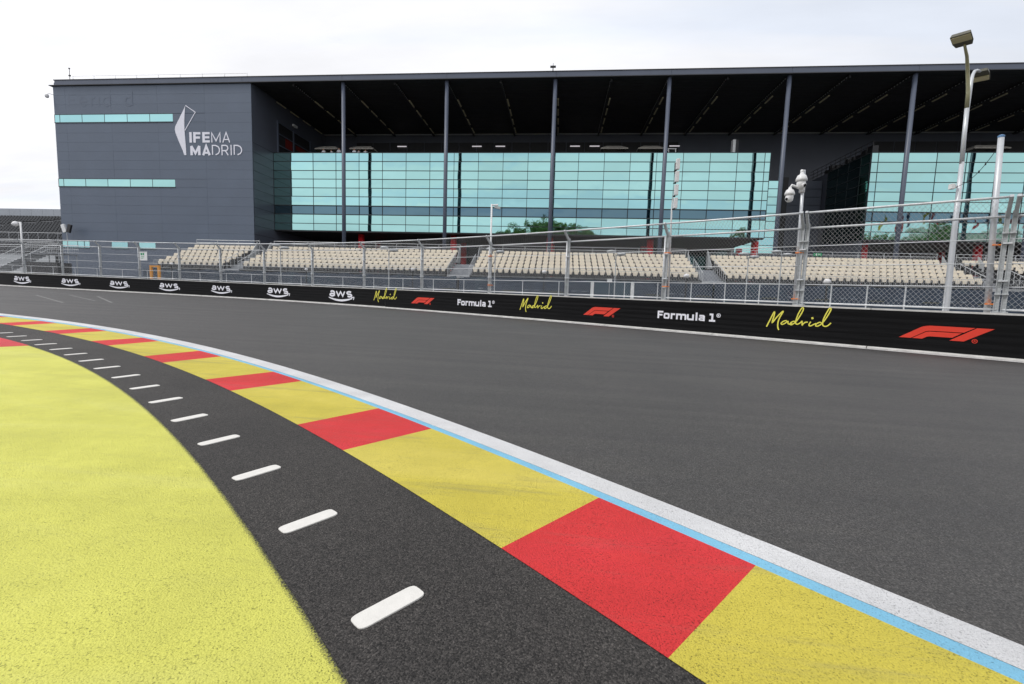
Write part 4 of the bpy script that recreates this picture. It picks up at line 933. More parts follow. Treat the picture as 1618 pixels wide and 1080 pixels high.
def stand_section(x0, x1, label, rowstart=None):
    t = thing('grandstand', label, 'grandstand', ((x0 + x1) / 2, 36.0, gz((x0 + x1) / 2, 36)), 0, 'cream seated grandstand blocks in front of the glass hall')
    ox, oy, oz = t.location
    def bp_(m, name, mats, **k): o = m.build(name, mats, t, **k); o.location = (-ox, -oy, -oz); return o
    for k in range(6):
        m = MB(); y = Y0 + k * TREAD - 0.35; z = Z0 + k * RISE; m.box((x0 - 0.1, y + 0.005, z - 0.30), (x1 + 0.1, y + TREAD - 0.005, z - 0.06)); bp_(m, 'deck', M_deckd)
        n_ = int(round((x1 - x0) / 0.5)); a = (rowstart or {}).get(k, 0)
        for i in range(n_):
            x = x0 + (i + 0.5) * (x1 - x0) / n_
            if x < x0 + a: continue
            me = random.choice((seat_a, seat_a, seat_a, seat_b, seat_c))
            put('seat', me, t, (x - ox + random.uniform(-0.008, 0.008), y + 0.42 - oy, z - oz), (random.uniform(-0.02, 0.02), 0, random.uniform(-0.02, 0.02)))
    m = MB(); m.box((x0 - 0.1, Y0 - 0.345, 2.52), (x1 + 0.1, Y0 - 0.30, 2.735)); bp_(m, 'toe_board', M_deck)
    m = MB(); pickets(m, x0, x1, Y0 - 0.42, 2.65, 3.28, 0.125, 0.006); bp_(m, 'front_rail_bars', M_galvd, kind='stuff')
    m = MB(); m.tube([(x0, Y0 - 0.42, 3.29), (x1, Y0 - 0.42, 3.29)], 0.018, 6); m.tube([(x0, Y0 - 0.42, 2.64), (x1, Y0 - 0.42, 2.64)], 0.014, 6); bp_(m, 'front_rail', M_galvd)
    yb = Y0 + 5 * TREAD + 0.5; m = MB(); pickets(m, x0 - 0.1, x1 + 0.1, yb, 4.45, 5.36, 0.12, 0.008); bp_(m, 'back_rail_bars', M_galvd, kind='stuff')
    m = MB(); 
    for z in (5.36, 5.60, 4.45): m.tube([(x0 - 0.15, yb, z), (x1 + 0.15, yb, z)], 0.020, 6)
    bp_(m, 'back_rail', M_galv)
    n_ = max(2, int((x1 - x0) / 1.9))
    for i in range(n_ + 1): x = x0 - 0.12 + (x1 - x0 + 0.24) * i / n_; m = MB(); m.tube([(x, yb, 4.0), (x, yb, 5.62)], 0.028, 6); bp_(m, 'rail_post', M_galvd)
    # scaffold underneath
    m = MB()
    for i in range(n_ + 1):
        x = x0 + (x1 - x0) * i / n_
        for y in (36.6, 38.5, 40.6): m.tube([(x, y, gz(x, y)), (x, y, 2.45 + (y - 36.2) * 0.42)], 0.03, 6)
    bp_(m, 'scaffold', M_galvd, kind='stuff')
    # navy banner hung below the deck, with a rippled top edge
    m = MB(); k0 = 0; n_ = int((x1 - x0 + 1.9) / 0.25); ph = random.uniform(0, 6)
    zs = [0, 0.6, 1.2, 1.8, 2.25, 1.0]
    for i in range(n_ + 1):
        x = x0 - 0.95 + (x1 - x0 + 1.9) * i / n_; zt = 2.60 - 0.07 * abs(math.sin(x * 1.3 + ph)) - 0.03 * math.sin(x * 4.1)
        for q in range(6): z = gz(x, 36) + (zt - gz(x, 36)) * q / 5; m.v.append((x, 36.02 + 0.03 * math.sin(x * 2.1 + q) + 0.02 * math.sin(x * 5 + q * 2), z))
        if i:
            for q in range(5): a = (i - 1) * 6 + q; m.f.append((a, a + 6, a + 7, a + 1)); m.m.append(0)
    bp_(m, 'skirt_banner', M_skirt, smooth=True)
    # unreadable small white and straw coloured print low on the banner
    m = MB(); x = x0 + 0.6
    while x < x1 - 1.5:
        for (dx_, w_, h_) in ((0, 0.26, 0.09), (0.32, 0.07, 0.09), (0.75, 0.42, 0.07)): m.box((x + dx_, 35.93, 1.62), (x + dx_ + w_, 35.945, 1.62 + h_), 0)
        for i in range(7): m.box((x + 1.95 + i * 0.16, 35.93, 1.50), (x + 1.95 + i * 0.16 + 0.10, 35.945, 1.58 + 0.03 * (i % 2)), 1)
        x += 3.7
    bp_(m, 'banner_print', [M_pp, M_sp], kind='stuff')
    return t
stand_section(-34.45, -28.3, 'short cream seated grandstand block in front of the slate wall', None)
stand_section(-26.6, -9.05, 'cream seated grandstand block just right of the slate wall, below the first two pillars')
stand_section(-6.93, 10.68, 'cream seated grandstand block at the middle of the hall')
stand_section(12.70, 30.6, 'cream seated grandstand block left of the street lamp')
stand_section(32.3, 43.0, 'cream seated grandstand block at the right edge behind the fence', {0: 3.6, 1: 3.4, 2: 3.0, 3: 2.6, 4: 1.0})
# stairs in the gaps between blocks
for (x0, x1, lb) in ((-28.15, -26.75, 'grey metal stairs between the short block and the long block of cream seats'), (-8.9, -7.1, 'grey metal stairs right of the second block of cream seats'), (10.85, 12.55, 'grey metal stairs left of the block by the street lamp'), (30.8, 33.5, 'grey metal stairs right of the street lamp')):
    t = thing('stairs', lb, 'stairs', ((x0 + x1) / 2, 36, gz(x0, 36)), 0, 'grandstand stairs'); ox, oy, oz = t.location
    for k in range(7):
        m = MB(); z = 2.52 + k * 0.19; y = 36.2 + k * 0.42; m.box((x0, y, z), (x1, y + 0.40, z + 0.05)); m.box((x0, y, z - 0.14), (x1, y + 0.03, z - 0.002)); o = m.build('step', M_deck, t); o.location = (-ox, -oy, -oz)
    for x in (x0 + 0.03, x1 - 0.03):
        m = MB(); m.tube([(x, 36.1, 3.3), (x, 38.8, 4.6)], 0.02, 6)
        for k in range(7): y = 36.1 + k * 0.45; m.tube([(x, y, 2.5 + k * 0.2), (x, y, 3.3 + k * 0.217)], 0.014, 6)
        o = m.build('handrail', M_galv, t); o.location = (-ox, -oy, -oz)
    m = MB(); pickets(m, x0, x1, 36.05, 2.45, 2.62, 0.07, 0.012); m.box((x0, 36.03, 2.62), (x1, 36.07, 2.66)); o = m.build('gate_bars', M_galv, t, kind='stuff'); o.location = (-ox, -oy, -oz)
    for (x, sg) in ((x0, 1), (x1, -1)):
        m = MB(); m.v += [(x, 40.6, 3.9), (x, 40.6, 5.45), (x, 39.3, 3.9), (x + 0.03 * sg, 40.6, 3.9), (x + 0.03 * sg, 40.6, 5.45), (x + 0.03 * sg, 39.3, 3.9)]
        for q in ((0, 1, 2), (5, 4, 3), (0, 3, 4, 1), (1, 4, 5, 2), (2, 5, 3, 0)): m.f.append(q); m.m.append(0)
        o = m.build('side_plate', M_galvd, t); o.location = (-ox, -oy, -oz)
ex = thing('exit_sign', 'small green exit sign on the back rail of the grandstand', 'sign', (21.44, 40.9, 5.36))
m = MB(); m.box((-0.33, -0.03, -0.13), (0.33, 0, 0.13)); m.build('sign_board', M_green, ex)
m = MB(); m.obox((-0.1, -0.04, 0.0), (0.04, 0, 0), (0, 0.005, 0), (0, 0, 0.08)); m.obox((0.12, -0.04, 0.0), (0.1, 0, 0), (0, 0.005, 0), (0, 0, 0.018)); m.obox((0.05, -0.04, 0.0), (0.03, 0, 0.03), (0, 0.005, 0), (-0.01, 0, 0.01)); m.build('pictogram', M_signw, ex)
# rolled mat on the last block
rm = thing('rolled_mat', 'dark grey rolled mat lying over the seats at the right edge', 'roll', (36.9, 36.3, 3.6))
m = MB(); m.tube([(-0.8, 0, 0), (-0.7, 0, 0.02), (0.7, 0, 0.02), (0.8, 0, 0)], [0.12, 0.3, 0.32, 0.16], 14); m.build('mat', simple('grey felt', (0.10, 0.10, 0.10), 0.9), rm, True)

# far grandstand at the left, charcoal seats
fs = thing('grandstand', 'big grandstand of charcoal seats far left beyond the slate block', 'grandstand', (-92, 56, gz(-90, 56)))
ox, oy, oz = fs.location
def fp(m, name, mats, **k): o = m.build(name, mats, fs, **k); o.location = (-ox, -oy, -oz); return o
sd = seat_mesh('seat', M_seatd, 0.20); cnt = 0; rest = MB(); NR = 22
lst = []
for k in range(NR):
    z = 11.35 - 0.31 * (NR - 1 - k); y = 66.0 - 0.62 * (NR - 1 - k)
    m = MB(); m.box((-125, y - 0.2, z - 0.32), (-62.5, y + 0.41, z - 0.03)); fp(m, 'deck', M_deckm)
    for i in range(110):
        x = -124.5 + i * 0.56
        if x > -64: continue
        bandc = -96.5 + 1.95 * (k - 9.0)
        if k >= 7 and abs(x - bandc) < 1.1: continue
        if k == 6: continue
        lst.append((k, x, y, z))
vis = sorted(lst, key=lambda q: (abs(q[1] + 86) > 11, q[2]))
for n_, (k, x, y, z) in enumerate(vis):
    if n_ < 300: put('seat', sd, fs, (x - ox, y - oy, z - oz), (random.uniform(-0.03, 0.03), 0, random.uniform(-0.04, 0.04))).scale = (1.05, 1, 0.60)
    elif x > -104:
        for v in sd.polygons: rest.f.append(tuple(len(rest.v) + i for i in v.vertices)); rest.m.append(v.material_index)
        rest.v += [(v.co.x * 1.05 + x, v.co.y + y, v.co.z * 0.60 + z) for v in sd.vertices]
fp(rest, 'seat_rows', [M_seatd, M_bracket], kind='stuff')
for k in range(28):
    m = MB(); a = -125 + k * 2.0; m.box((a + 0.015, 66.9, 11.2), (a + 1.985, 67.0, 12.95)); fp(m, 'back_panel', M_panelg)
m = MB(); m.box((-125, 67.01, 0), (-66, 67.3, 12.9)); fp(m, 'back_wall', M_panelg)
m = MB(); m.box((-125, 52.7, 0.5), (-64, 52.8, 4.6)); fp(m, 'front_panel', M_galvd)
for z in (6.3, 5.6): m = MB(); m.tube([(-125, 52.6, z), (-64, 52.6, z)], 0.03, 6); fp(m, 'front_rail', M_galv)
m = MB(); y = 66.0 - 0.62 * (NR - 7)
m.tube([(-110, y - 0.2, 7.9), (-66, y - 0.2, 7.9)], 0.03, 6)
for i in range(30): m.tube([(-110 + i * 1.5, y - 0.2, 6.9), (-110 + i * 1.5, y - 0.2, 7.9)], 0.02, 6)
fp(m, 'walkway_rail', M_galv)
# lower-left stairs with pale rails, and a black clad base
st = thing('access_stairs', 'grey metal access stairs with pale railings left of the slate block', 'stairs', (-57, 45, 0.9)); ox, oy, oz = st.location
def sp_(m, name, mats, **k): o = m.build(name, mats, st, **k); o.location = (-ox, -oy, -oz); return o
for k in range(14):
    m = MB(); x = -62.5 + k * 0.42; z = 1.9 + k * 0.17; m.box((x, 44.2, z), (x + 0.40, 46.0, z + 0.05)); m.box((x, 44.2, z - 0.12), (x + 0.03, 46.0, z - 0.002)); sp_(m, 'step', M_galv)
for y in (44.1, 46.1):
    m = MB(); m.tube([(-63, y, 2.75), (-56.7, y, 5.3), (-53.0, y, 5.3)], 0.03, 6); m.tube([(-63, y, 2.3), (-56.7, y, 4.85), (-53.0, y, 4.85)], 0.02, 6); sp_(m, 'handrail', M_galv)
    m = MB(); x = -63
    while x < -53: zt = 2.75 + min(1, (x + 63) / 6.3) * 2.55; m.tube([(x, y, zt - 0.9), (x, y, zt)], 0.012, 4); x += 0.22
    sp_(m, 'railing_bars', M_galv, kind='stuff')
m = MB(); m.box((-56.6, 44.3, 4.2), (-53.0, 46, 4.28)); sp_(m, 'landing', M_deck)
m = MB()
for x in (-62, -59.5, -56.6, -53.2):
    for y in (44.2, 46.0): m.tube([(x, y, 0.6), (x, y, 4.2 if x > -58 else 2.2)], 0.04, 6)
sp_(m, 'scaffold_leg', M_galvd)
bx = thing('clad_cabin', 'low black ribbed cabin behind the fence left of the slate block', 'cabin', (-52.9, 42.5, 0.85)); 
m = MB(); m.box((-2.1, 0, 0), (1.5, 1.4, 2.35)); m.build('cabin_body', M_black, bx)
m = MB()
for k in range(8): m.box((-2.12, -0.03, 0.2 + k * 0.27), (1.52, -0.002, 0.26 + k * 0.27))
m.build('rib', simple('dark grey rib', (0.05, 0.05, 0.055), 0.5), bx)

# ================================================================== POLES, CAMERAS, LAMPS
# twin-arm street lamp
sl_ = thing('street_lamp', 'tall silver street lamp with two curved arms at the right', 'street lamp', (10.8, 13.9, gz(10.8, 13.9)))
zb_ = sl_.location.z
def SLP(pts): return [(x - 10.8, 0 + dy_, z - zb_) for x, z, dy_ in pts]
m = MB(); m.tube(SLP([(10.80, zb_, 0), (10.80, 1.09, 0), (10.775, 3.2, 0), (10.76, 5.0, 0)]), [0.082, 0.078, 0.064, 0.053], 20); m.build('pole', M_alu, sl_, True)
m = MB(); m.tube(SLP([(10.758, 4.95, 0), (10.735, 5.7, 0), (10.71, 6.4, -0.01)]), [0.052, 0.049, 0.046], 14); m.build('pole', M_alu, sl_, True)
m = MB(); m.tube(SLP([(10.71, 6.401, -0.01), (10.68, 6.79, -0.03), (10.60, 7.15, -0.07), (10.50, 7.42, -0.14), (10.37, 7.60, -0.26), (10.20, 7.73, -0.40), (10.12, 7.80, -0.47)]), [0.048, 0.044, 0.042, 0.04, 0.036, 0.03, 0.03], 14); m.build('arm', M_olive, sl_, True, label='olive tarnished arm rising to the upper lamp head')
m = MB(); m.tube(SLP([(10.77, 4.95, 0.02), (10.77, 5.7, 0.04), (10.775, 6.4, 0.05), (10.79, 6.84, 0.06), (10.83, 7.12, 0.11), (10.92, 7.34, 0.2), (11.04, 7.49, 0.31), (11.20, 7.57, 0.44), (11.33, 7.56, 0.5)]), [0.045, 0.044, 0.042, 0.042, 0.04, 0.038, 0.035, 0.032, 0.03], 14); m.build('arm', M_alu, sl_, True)
def lamp_head(c, ux, uy, uz, wd, ln, parent):
    """shallow trapezoid tray: glass below, dark shell above; ux across, uy outward, uz up"""
    c, ux, uy, uz = Vector(c), Vector(ux), Vector(uy), Vector(uz)
    P = lambda a, b_, h: tuple(c + ux * a * wd + uy * b_ * ln + uz * h)
    m = MB(); bot = [(-0.40, 0.0), (0.40, 0.0), (0.5, 0.35), (0.5, 1.0), (-0.5, 1.0), (-0.5, 0.35)]; k = 0
    m.v += [P(a, b_, 0) for a, b_ in bot] + [P(a * 0.86, 0.04 + b_ * 0.92, 0.09) for a, b_ in bot]
    m.f.append((5, 4, 3, 2, 1, 0)); m.m.append(0); m.f.append(tuple(range(6, 12))); m.m.append(0)
    for i in range(6): m.f.append((i, (i + 1) % 6, 6 + (i + 1) % 6, 6 + i)); m.m.append(0)
    o = m.build('lamp_head', M_lampb, parent); bevel(o, 0.015, 2)
    m = MB(); m.v += [P(-0.45, 0.48, -0.006), (P(0.45, 0.48, -0.006)), P(0.45, 0.95, -0.006), P(-0.45, 0.95, -0.006), P(-0.45, 0.48, -0.02), (P(0.45, 0.48, -0.02)), P(0.45, 0.95, -0.02), P(-0.45, 0.95, -0.02)]
    for q in ((0, 1, 2, 3), (7, 6, 5, 4), (0, 4, 5, 1), (1, 5, 6, 2), (2, 6, 7, 3), (3, 7, 4, 0)): m.f.append(q); m.m.append(0)
    m.build('lamp_glass', M_lampg, o)
lamp_head((10.168 - 10.8, -0.40, 7.774 - zb_), (0.696, -0.718, -0.029), (-0.714, -0.695, 0.082), (0.079, 0.036, 0.996), 0.40, 0.61, sl_)
lamp_head((11.34 - 10.8, 0.50, 7.556 - zb_), (0.745, -0.666, -0.024), (0.664, 0.745, -0.071), (0.065, 0.037, 0.997), 0.36, 0.60, sl_)
jb = thing('junction_box', 'small grey box fixed to the street lamp pole', 'box', (10.60, 13.86, 4.34)); m = MB(); m.box((-0.10, -0.06, -0.07), (0.0, 0.06, 0.07)); bevel(m.build('box_body', M_signw, jb), 0.01); m = MB(); m.box((0.002, -0.03, -0.03), (0.08, 0.03, 0.03)); m.build('bracket', M_galv, jb)
# thick bare pole at the right, tied with orange straps
p0, t0, n0 = B(12.47, -0.30)
bp2 = thing('mast', 'thick bare steel mast tied to the fence with orange straps near the right edge', 'mast', tuple(p0)); 
m = MB(); m.tube([(0, 0, 1.0), (-0.06, 0.06, 3.2), (-0.10, 0.1, 5.03 - p0.z)], [0.062, 0.059, 0.056], 16); m.build('pole', M_alu, bp2, True)
m = MB(); m.lathe((-0.10, 0.1, 5.03 - p0.z), [(0.060, -0.01), (0.064, 0.03), (0.03, 0.05)], 12); m.build('cap', simple('blue grey cap', (0.12, 0.25, 0.45), 0.5), bp2)
wire = thing('cable', 'thin cable running from the bare mast down to the street lamp', 'cable', (10.5, 12.8, 4.5)); m = MB(); pts = []
A = Vector((p0.x - 0.10, p0.y + 0.1, 4.86)); Bv = Vector((10.66, 13.85, 4.33))
for k in range(15): u = k / 14; pts.append(A.lerp(Bv, u) + Vector((0, 0, -0.18 * math.sin(math.pi * u))) - Vector((10.5, 12.8, 4.5)))
m.tube(pts, 0.007, 5); 
for k in (4, 6, 9): m.lathe(pts[k], [(0.008, -0.03), (0.02, 0), (0.008, 0.03)], 6)
m.build('wire', M_black, wire)
# pole with two dome cameras
p1, t1, n1v = B(8.47, -0.26)
cp = thing('camera_pole', 'silver pole carrying two white pan cameras above the fence', 'camera pole', tuple(p1)); zc = p1.z
m = MB(); m.tube([(0, 0, 1.0), (-0.03, 0, 3.0), (-0.06, 0, 4.9 - zc)], [0.048, 0.045, 0.042], 14); m.build('pole', M_alu, cp, True)
def ptz(parent, c, look, s=1.0):
    m = MB(); m.lathe(c, [(0.045 * s, 0.22 * s), (0.06 * s, 0.16 * s), (0.12 * s, 0.12 * s), (0.16 * s, 0.02 * s), (0.165 * s, -0.04 * s), (0.135 * s, -0.055 * s)], 22); m.build('camera_housing', M_whitep, parent, True)
    m = MB(); m.lathe(c, [(0.125 * s, -0.05 * s), (0.13 * s, -0.14 * s), (0.115 * s, -0.24 * s), (0.06 * s, -0.29 * s), (0.01, -0.30 * s)], 22); h = m.build('camera_head', M_whitep, parent, True)
    c = Vector(c); lk = Vector(look).normalized(); b0 = c + Vector((0, 0, -0.17 * s)) + lk * 0.06 * s
    m = MB(); m.lathe(b0, [(0.075 * s, 0), (0.075 * s, 0.07 * s), (0.06 * s, 0.085 * s)], 18, axis=lk); m.build('lens_ring', M_whitep, h)
    m = MB(); m.lathe(b0 + lk * 0.086 * s, [(0.05 * s, 0), (0.045 * s, 0.012 * s), (0.01, 0.015 * s)], 18, axis=lk); m.build('lens', M_lens, h)
ptz(cp, (-0.13, -0.05, 4.62 - zc), (0.35, -0.9, -0.25), 0.92)
ptz(cp, (-0.42, -0.05, 4.22 - zc), (-0.9, -0.5, -0.25), 0.82)
m = MB(); m.tube([(-0.06, 0, 4.86 - zc), (-0.13, -0.03, 4.87 - zc), (-0.13, -0.05, 4.80 - zc)], 0.045, 10); m.tube([(-0.06, 0, 4.36 - zc), (-0.2, -0.03, 4.40 - zc), (-0.38, -0.05, 4.46 - zc), (-0.42, -0.05, 4.38 - zc)], 0.036, 10); m.box((-0.13, -0.07, 4.26 - zc), (-0.02, 0.05, 4.44 - zc)); m.build('bracket', M_whitep, cp, True)
# loudspeaker / antenna mast behind the fence
p2, t2, n2v = B(4.5, -0.35)
am = thing('antenna_mast', 'slim white mast with four stacked antenna panels', 'mast', tuple(p2)); za_ = p2.z
m = MB(); m.tube([(0.05, 0, 1.0), (-0.02, 0, 4.2 - za_), (0.0, 0, 5.8 - za_)], [0.035, 0.028, 0.022], 12); m.build('pole', M_whitep, am, True)
for k, z in enumerate((5.75, 5.33, 4.88, 4.43)):
    m = MB(); m.box((0.02 - 0.0 * k, -0.10, z - za_ - 0.18), (0.145, 0.04, z - za_ + 0.18)); bevel(m.build('antenna_panel', M_whitep, am), 0.015)
    m = MB(); m.box((-0.02, -0.03, z - za_ - 0.23), (0.07, 0.03, z - za_ - 0.19)); m.build('clamp', M_black, am)
# single camera poles
for (s, dzt, lb) in ((-3.98, 5.28, 'thin white camera pole rising left of the middle of the fence'), (-44.9, 5.74, 'white camera pole at the far left in front of the charcoal seats')):
    p, t, n = B(s, -0.16); big = s < -20
    o = thing('camera_pole', lb, 'camera pole', tuple(p), 0, 'single camera poles on the fence'); z = p.z
    m = MB(); m.tube([(0, 0, 1.0), (0, 0, dzt - z)], 0.06 if big else 0.042, 12); m.build('pole', M_whitep, o, True)
    sx = -1 if big else 1
    m = MB(); m.tube([(0, 0, dzt - z - 0.05), (sx * 0.3, 0, dzt - z - 0.03)], 0.04, 8); m.build('bracket', M_whitep, o)
    m = MB()
    if big: m.lathe((-0.45, 0, dzt - z - 0.35), [(0.05, 0), (0.2, 0.08), (0.24, 0.22), (0.16, 0.34), (0.05, 0.4)], 14)
    else: m.obox((0.28, -0.05, dzt - z - 0.16), (0.13, 0, -0.03), (0, 0.06, 0), (0.012, 0, 0.055))
    m.build('camera_head', M_whitep if big else M_galvd, o, big)
# orange straps round the posts
for k, (s, h, off) in enumerate(((12.50, 1.28, -0.27), (12.50, 2.66, -0.27), (8.50, 1.26, -0.22), (8.50, 2.60, -0.22), (4.5, 1.55, -0.2), (4.5, 2.72, -0.2), (-3.95, 1.45, -0.16), (-3.95, 2.80, -0.16))):
    p, t, n = B(s, off); where = ['the bare mast', 'the twin camera pole', 'the antenna mast', 'the thin white camera pole'][k // 2]
    o = thing('strap', 'orange strap tied low round ' + where if k % 2 == 0 else 'orange strap tied high round ' + where, 'strap', (p.x, p.y, p.z + h), math.atan2(t.y, t.x), 'orange straps on the fence poles')
    m = MB(); wd = 0.095; m.box((-wd, -0.11, -0.012), (wd, 0.10, 0.012)); m.build('strap_band', M_orange, o)
# double-headed path lamps behind the fence
for k, (x, zt, lb) in enumerate(((-19.1, 3.97, 'path lamp with two grey oval heads in front of the left end of the seats'), (-11.4, 3.95, 'path lamp with oval heads before the second pillar'), (-4.2, 4.01, 'path lamp with oval heads just right of the thin white camera pole'), (3.6, 4.01, 'path lamp with oval heads left of the antenna mast'), (11.7, 4.02, 'path lamp with oval heads at the stairs right of the antenna mast'), (13.65, 4.2, 'path lamp with an oval head left of the twin camera pole'))):
    t = thing('path_lamp', lb, 'lamp', (x, 30, gz(x, 30)), 0, 'path lamps behind the fence'); z = zt - gz(x, 30)
    m = MB(); m.tube([(0, 0, 0), (0, 0, z - 0.1)], 0.035, 8); m.build('pole', M_galvd, t)
    for sx, dz in ((-1, 0.12), (1, -0.05)):
        m = MB(); m.tube([(0, 0, z - 0.15), (sx * 0.2, 0, z + dz - 0.05)], 0.025, 6); m.build('arm', M_galvd, t)
        m = MB(); m.lathe((sx * 0.32, 0, z + dz), [(0.04, -0.10), (0.26, -0.06), (0.30, 0.0), (0.22, 0.07), (0.04, 0.10)], 14); m.build('lamp_head', M_galvd, t, True)
for k, (x, y, z) in enumerate(((-29.26, 32.18, 2.79), (-17.02, 29.58, 2.49), (-8.48, 26.08, 2.46), (-0.69, 21.76, 2.25), (4.87, 18.17, 2.02), (8.54, 15.59, 1.80))):
    side = ['before the short block', 'at the left of the second block', 'at the right of the second block', 'before the middle block', 'left of the stairs by the antenna mast', 'between the twin camera pole and the street lamp'][k]
    t = thing('bollard_light', 'white dome light on a dark post ' + side, 'light', (x, y, gz(x, y)), 0, 'white dome lights behind the fence'); zz = z - gz(x, y)
    m = MB(); m.tube([(0, 0, 0), (0, 0, zz - 0.12)], 0.03, 8); m.build('post', M_black, t)
    m = MB(); m.lathe((0, 0, zz), [(0.05, -0.09), (0.10, -0.06), (0.11, 0.0), (0.08, 0.05), (0.03, 0.07)], 14); m.build('dome', M_whitep, t, True)
# dark service gate with two white posts, small sign above it
gt = thing('service_gate', 'dark blue slatted gate between two white posts behind the fence', 'gate', (3.8, 33, gz(3.8, 33)))
for k in range(9): m = MB(); z = 0.25 + k * 0.24; m.box((-1.22, -0.03, z), (1.22, 0.03, z + 0.21)); m.build('slat', simple('blue slat', (0.035, 0.07, 0.10), 0.4) if k == 0 else bpy.data.materials['blue slat'], gt)
for sx in (-1, 1): m = MB(); m.box((sx * 1.4 - 0.11, -0.08, 0), (sx * 1.4 + 0.11, 0.08, 2.28)); bevel(m.build('gate_post', M_signw, gt), 0.02)
sg_ = thing('sign', 'small white notice above the slatted gate', 'sign', (3.58, 32.9, 2.42)); m = MB(); m.box((-0.17, -0.02, -0.14), (0.17, 0, 0.12)); m.build('sign_board', M_signw, sg_); m = MB(); m.tube([(0, 0.02, -0.14), (0, 0.02, -2.4)], 0.02, 6); m.build('sign_post', M_galvd, sg_)
p, t, n = B(-33.25, -0.10)
ws = thing('sign', 'white notice with green print on a fence post near the orange frame', 'sign', (p.x, p.y, p.z + 2.75), math.atan2(t.y, t.x)); m = MB(); m.box((-0.05, -0.03, -0.36), (0.62, -0.01, 0.28)); m.build('sign_board', M_signw, ws)
m = MB()
for (x, z, w_, h_) in ((0.05, 0.02, 0.14, 0.16), (0.24, 0.02, 0.12, 0.16), (0.06, -0.12, 0.3, 0.04), (0.06, -0.22, 0.22, 0.03)): m.box((x, -0.036, z), (x + w_, -0.031, z + h_))
m.build('sign_print', M_green, ws)
p, t, n = B(-32.95, -0.9)
of = thing('orange_frame', 'orange metal frame standing behind the barrier before the slate wall', 'frame', (p.x, p.y, p.z), math.atan2(t.y, t.x))
for sx in (-1, 1): m = MB(); m.box((sx * 0.36 - 0.09, -0.06, 0), (sx * 0.36 + 0.09, 0.06, 2.10)); m.build('upright', M_orangef, of)
m = MB(); m.box((-0.27, -0.055, 1.98), (0.27, 0.055, 2.09)); m.build('crossbar', M_orangef, of)
# gutter of the service road: low kerb of pale concrete behind the barrier
m = MB(); m.box((-90, 34.6, -0.6), (60, 34.8, 0.9)); 

# ================================================================== WHAT THE GLASS REFLECTS (behind the camera)
def tree_mesh(h, seed, spread):
    rnd = random.Random(seed); t = MB(); cr = MB()
    t.tube([(0, 0, 0), (0.15, 0, h * 0.35), (0.05, 0.1, h * 0.6), (0.0, 0, h * 0.88)], [0.38, 0.28, 0.17, 0.05], 10); ends = []
    for k in range(26):
        z0 = h * rnd.uniform(0.3, 0.85); a = rnd.uniform(0, 6.283); l = spread * (1.15 - z0 / h * 0.75) * rnd.uniform(0.6, 1.1); up = rnd.uniform(0.3, 0.8) * l
        p = Vector((0.05, 0.05, z0)); e = p + Vector((math.cos(a) * l, math.sin(a) * l, up)); mid = p.lerp(e, 0.5) + Vector((0, 0, 0.12 * l)); t.tube([p, mid, e], [0.11, 0.06, 0.02], 6); ends += [e, mid, mid.lerp(e, 0.5)]
    ends.append(Vector((0, 0, h * 0.92)))
    for e in ends:
        for c in range(4):
            o_ = e + Vector((rnd.gauss(0, 0.7), rnd.gauss(0, 0.7), rnd.gauss(0, 0.5))); rad = rnd.uniform(0.4, 0.95)
            for i in range(46):
                d = Vector((rnd.gauss(0, 1), rnd.gauss(0, 1), rnd.gauss(0, 0.8))); d = d.normalized() * rad * rnd.random() ** 0.4; q = o_ + d
                if q.z > h: continue
                a1 = Vector((rnd.gauss(0, 1), rnd.gauss(0, 1), rnd.gauss(0, 1))).normalized(); a2 = a1.cross(Vector((rnd.gauss(0, 1), rnd.gauss(0, 1), rnd.gauss(0, 1)))).normalized(); s = rnd.uniform(0.13, 0.24)
                cr.face([q - a1 * s, q + a2 * s * 0.6, q + a1 * s, q - a2 * s * 0.6])
    return t.mesh('trunk', M_trunk), cr.mesh('crown', M_leaf)
tm = [tree_mesh(20, 3, 4.6), tree_mesh(20, 8, 5.4)]
tl = ['green tree mirrored low in the glass, leftmost of its row', 'green tree mirrored in the glass left of the central pillar', 'tallest green tree mirrored in the glass behind the central pillar', 'green tree mirrored in the glass right of the central pillar', 'green tree mirrored at the right end of the row by the central pillar',
      'green tree mirrored at the right end of the first glass box', 'green tree mirrored low at the corner of the right hand glass', 'green tree mirrored low in the right hand glass beyond the corner', 'green tree mirrored in the right hand glass left of the lamp pole', 'green tree mirrored in the right hand glass by the lamp pole']
for k, (x, h) in enumerate(((-13.0, 21.5), (-8.8, 22.3), (-3.9, 24.0), (0.9, 22.2), (5.2, 22.2), (47.0, 22.3), (76.5, 22.3), (83.0, 22.5), (90.0, 22.3), (96.4, 25.5))):
    t = thing('broadleaf_tree', tl[k], 'tree', (x, -15 + random.uniform(-1, 1), gz(x, -15)), random.uniform(0, 6.28), 'trees mirrored in the glass front'); s = h / 20.0; t.scale = (s, s, s)
    a, b_ = tm[k % 2]; put('trunk', a, t); put('crown', b_, t, kind='stuff')
ms = thing('grandstand', 'pale seated grandstand mirrored low in the right hand glass', 'grandstand', (112, -25, 0)); m = MB(); ms_s = MB()
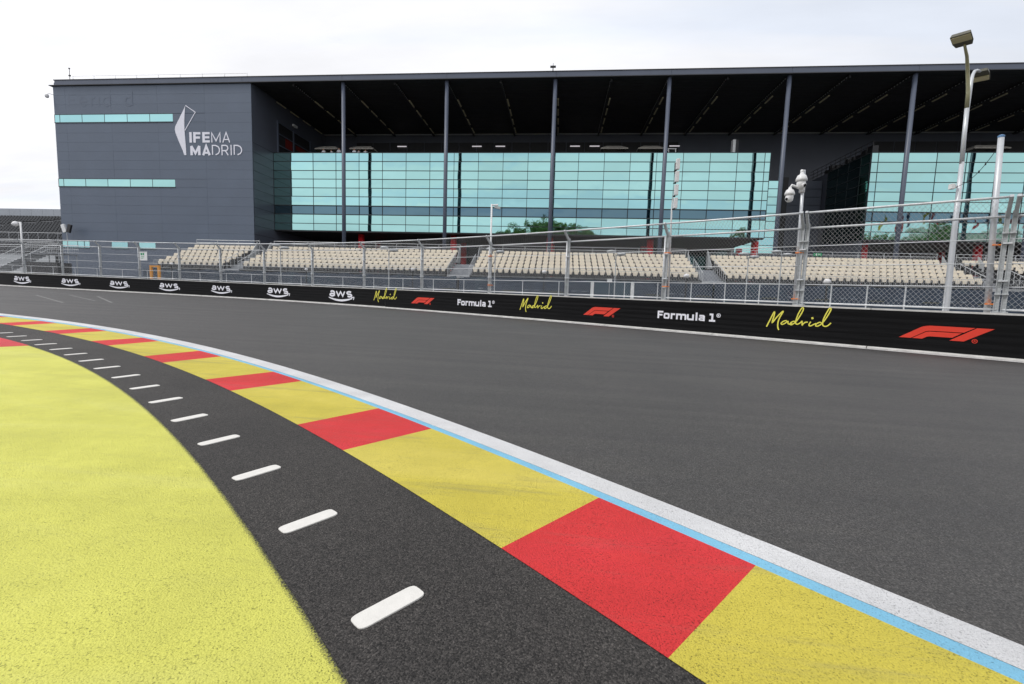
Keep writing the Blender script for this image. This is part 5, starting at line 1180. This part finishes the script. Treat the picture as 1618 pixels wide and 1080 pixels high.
for k in range(34):
    y = 8 - k * 0.85; z = 8.0 + k * 0.54; x0 = -24.0 + max(0, (k - 17)) * 1.3
    m.box((x0, y, z - 0.5), (26, y + 0.85, z)); x = x0 + 0.3 * (k % 2)
    while x < 26: ms_s.box((x, y + 0.25, z + 0.05), (x + 0.75, y + 0.36, z + 0.45)); x += 1.05
m.build('deck', M_deckd, ms); ms_s.build('seat_rows', M_cream, ms, kind='stuff')
m = MB()
for x in (-23, -8, 8, 24):
    for y in (7, -6, -19): m.box((x - 0.3, y - 0.3, -1.5), (x + 0.3, y + 0.3, 7.4 + (8 - y) * 0.62))
m.build('support', M_conc, ms)
fcol = {'yellow': (0.75, 0.5, 0.03), 'red': (0.62, 0.02, 0.03), 'navy': (0.02, 0.03, 0.08)}
fm_ = {k: simple(k + ' flag cloth', v, 0.8) for k, v in fcol.items()}
for k, (x, z, c) in enumerate(((80.3, 25.2, 'yellow'), (83.8, 24.5, 'red'), (86.3, 25.3, 'navy'), (89.2, 26.0, 'yellow'), (92.0, 25.6, 'red'), (96.0, 25.4, 'navy'), (100.2, 25.8, 'red'), (103.8, 25.5, 'navy'), (107.4, 25.6, 'yellow'), (111, 25.4, 'red'))):
    od = ['first', 'second', 'third', 'fourth', 'fifth', 'sixth', 'seventh', 'eighth', 'ninth', 'tenth'][k]
    t = thing('flag', '%s flag on a white pole mirrored in the right hand glass, %s from the corner' % (c, od), 'flag', (x, -13, gz(x, -13)), 0, 'flags mirrored in the right hand glass'); h = z - t.location.z
    m = MB(); m.tube([(0, 0, 0), (0, 0, h)], [0.09, 0.045], 8); m.build('pole', M_whitep, t)
    m = MB(); n_ = 8; ph = random.uniform(0, 6)
    for i in range(n_ + 1):
        u = i / n_
        for j in range(7): v = j / 6; m.v.append((0.06 + u * 0.9 * (1 - 0.3 * v), 0.22 * math.sin(u * 6 + v * 2 + ph) * u, h - 0.2 - v * 3.6 - 0.6 * u * (1 - v)))
        if i:
            for j in range(6): a = (i - 1) * 7 + j; m.f.append((a, a + 1, a + 8, a + 7)); m.m.append(0)
    m.build('cloth', fm_[c], t, True)
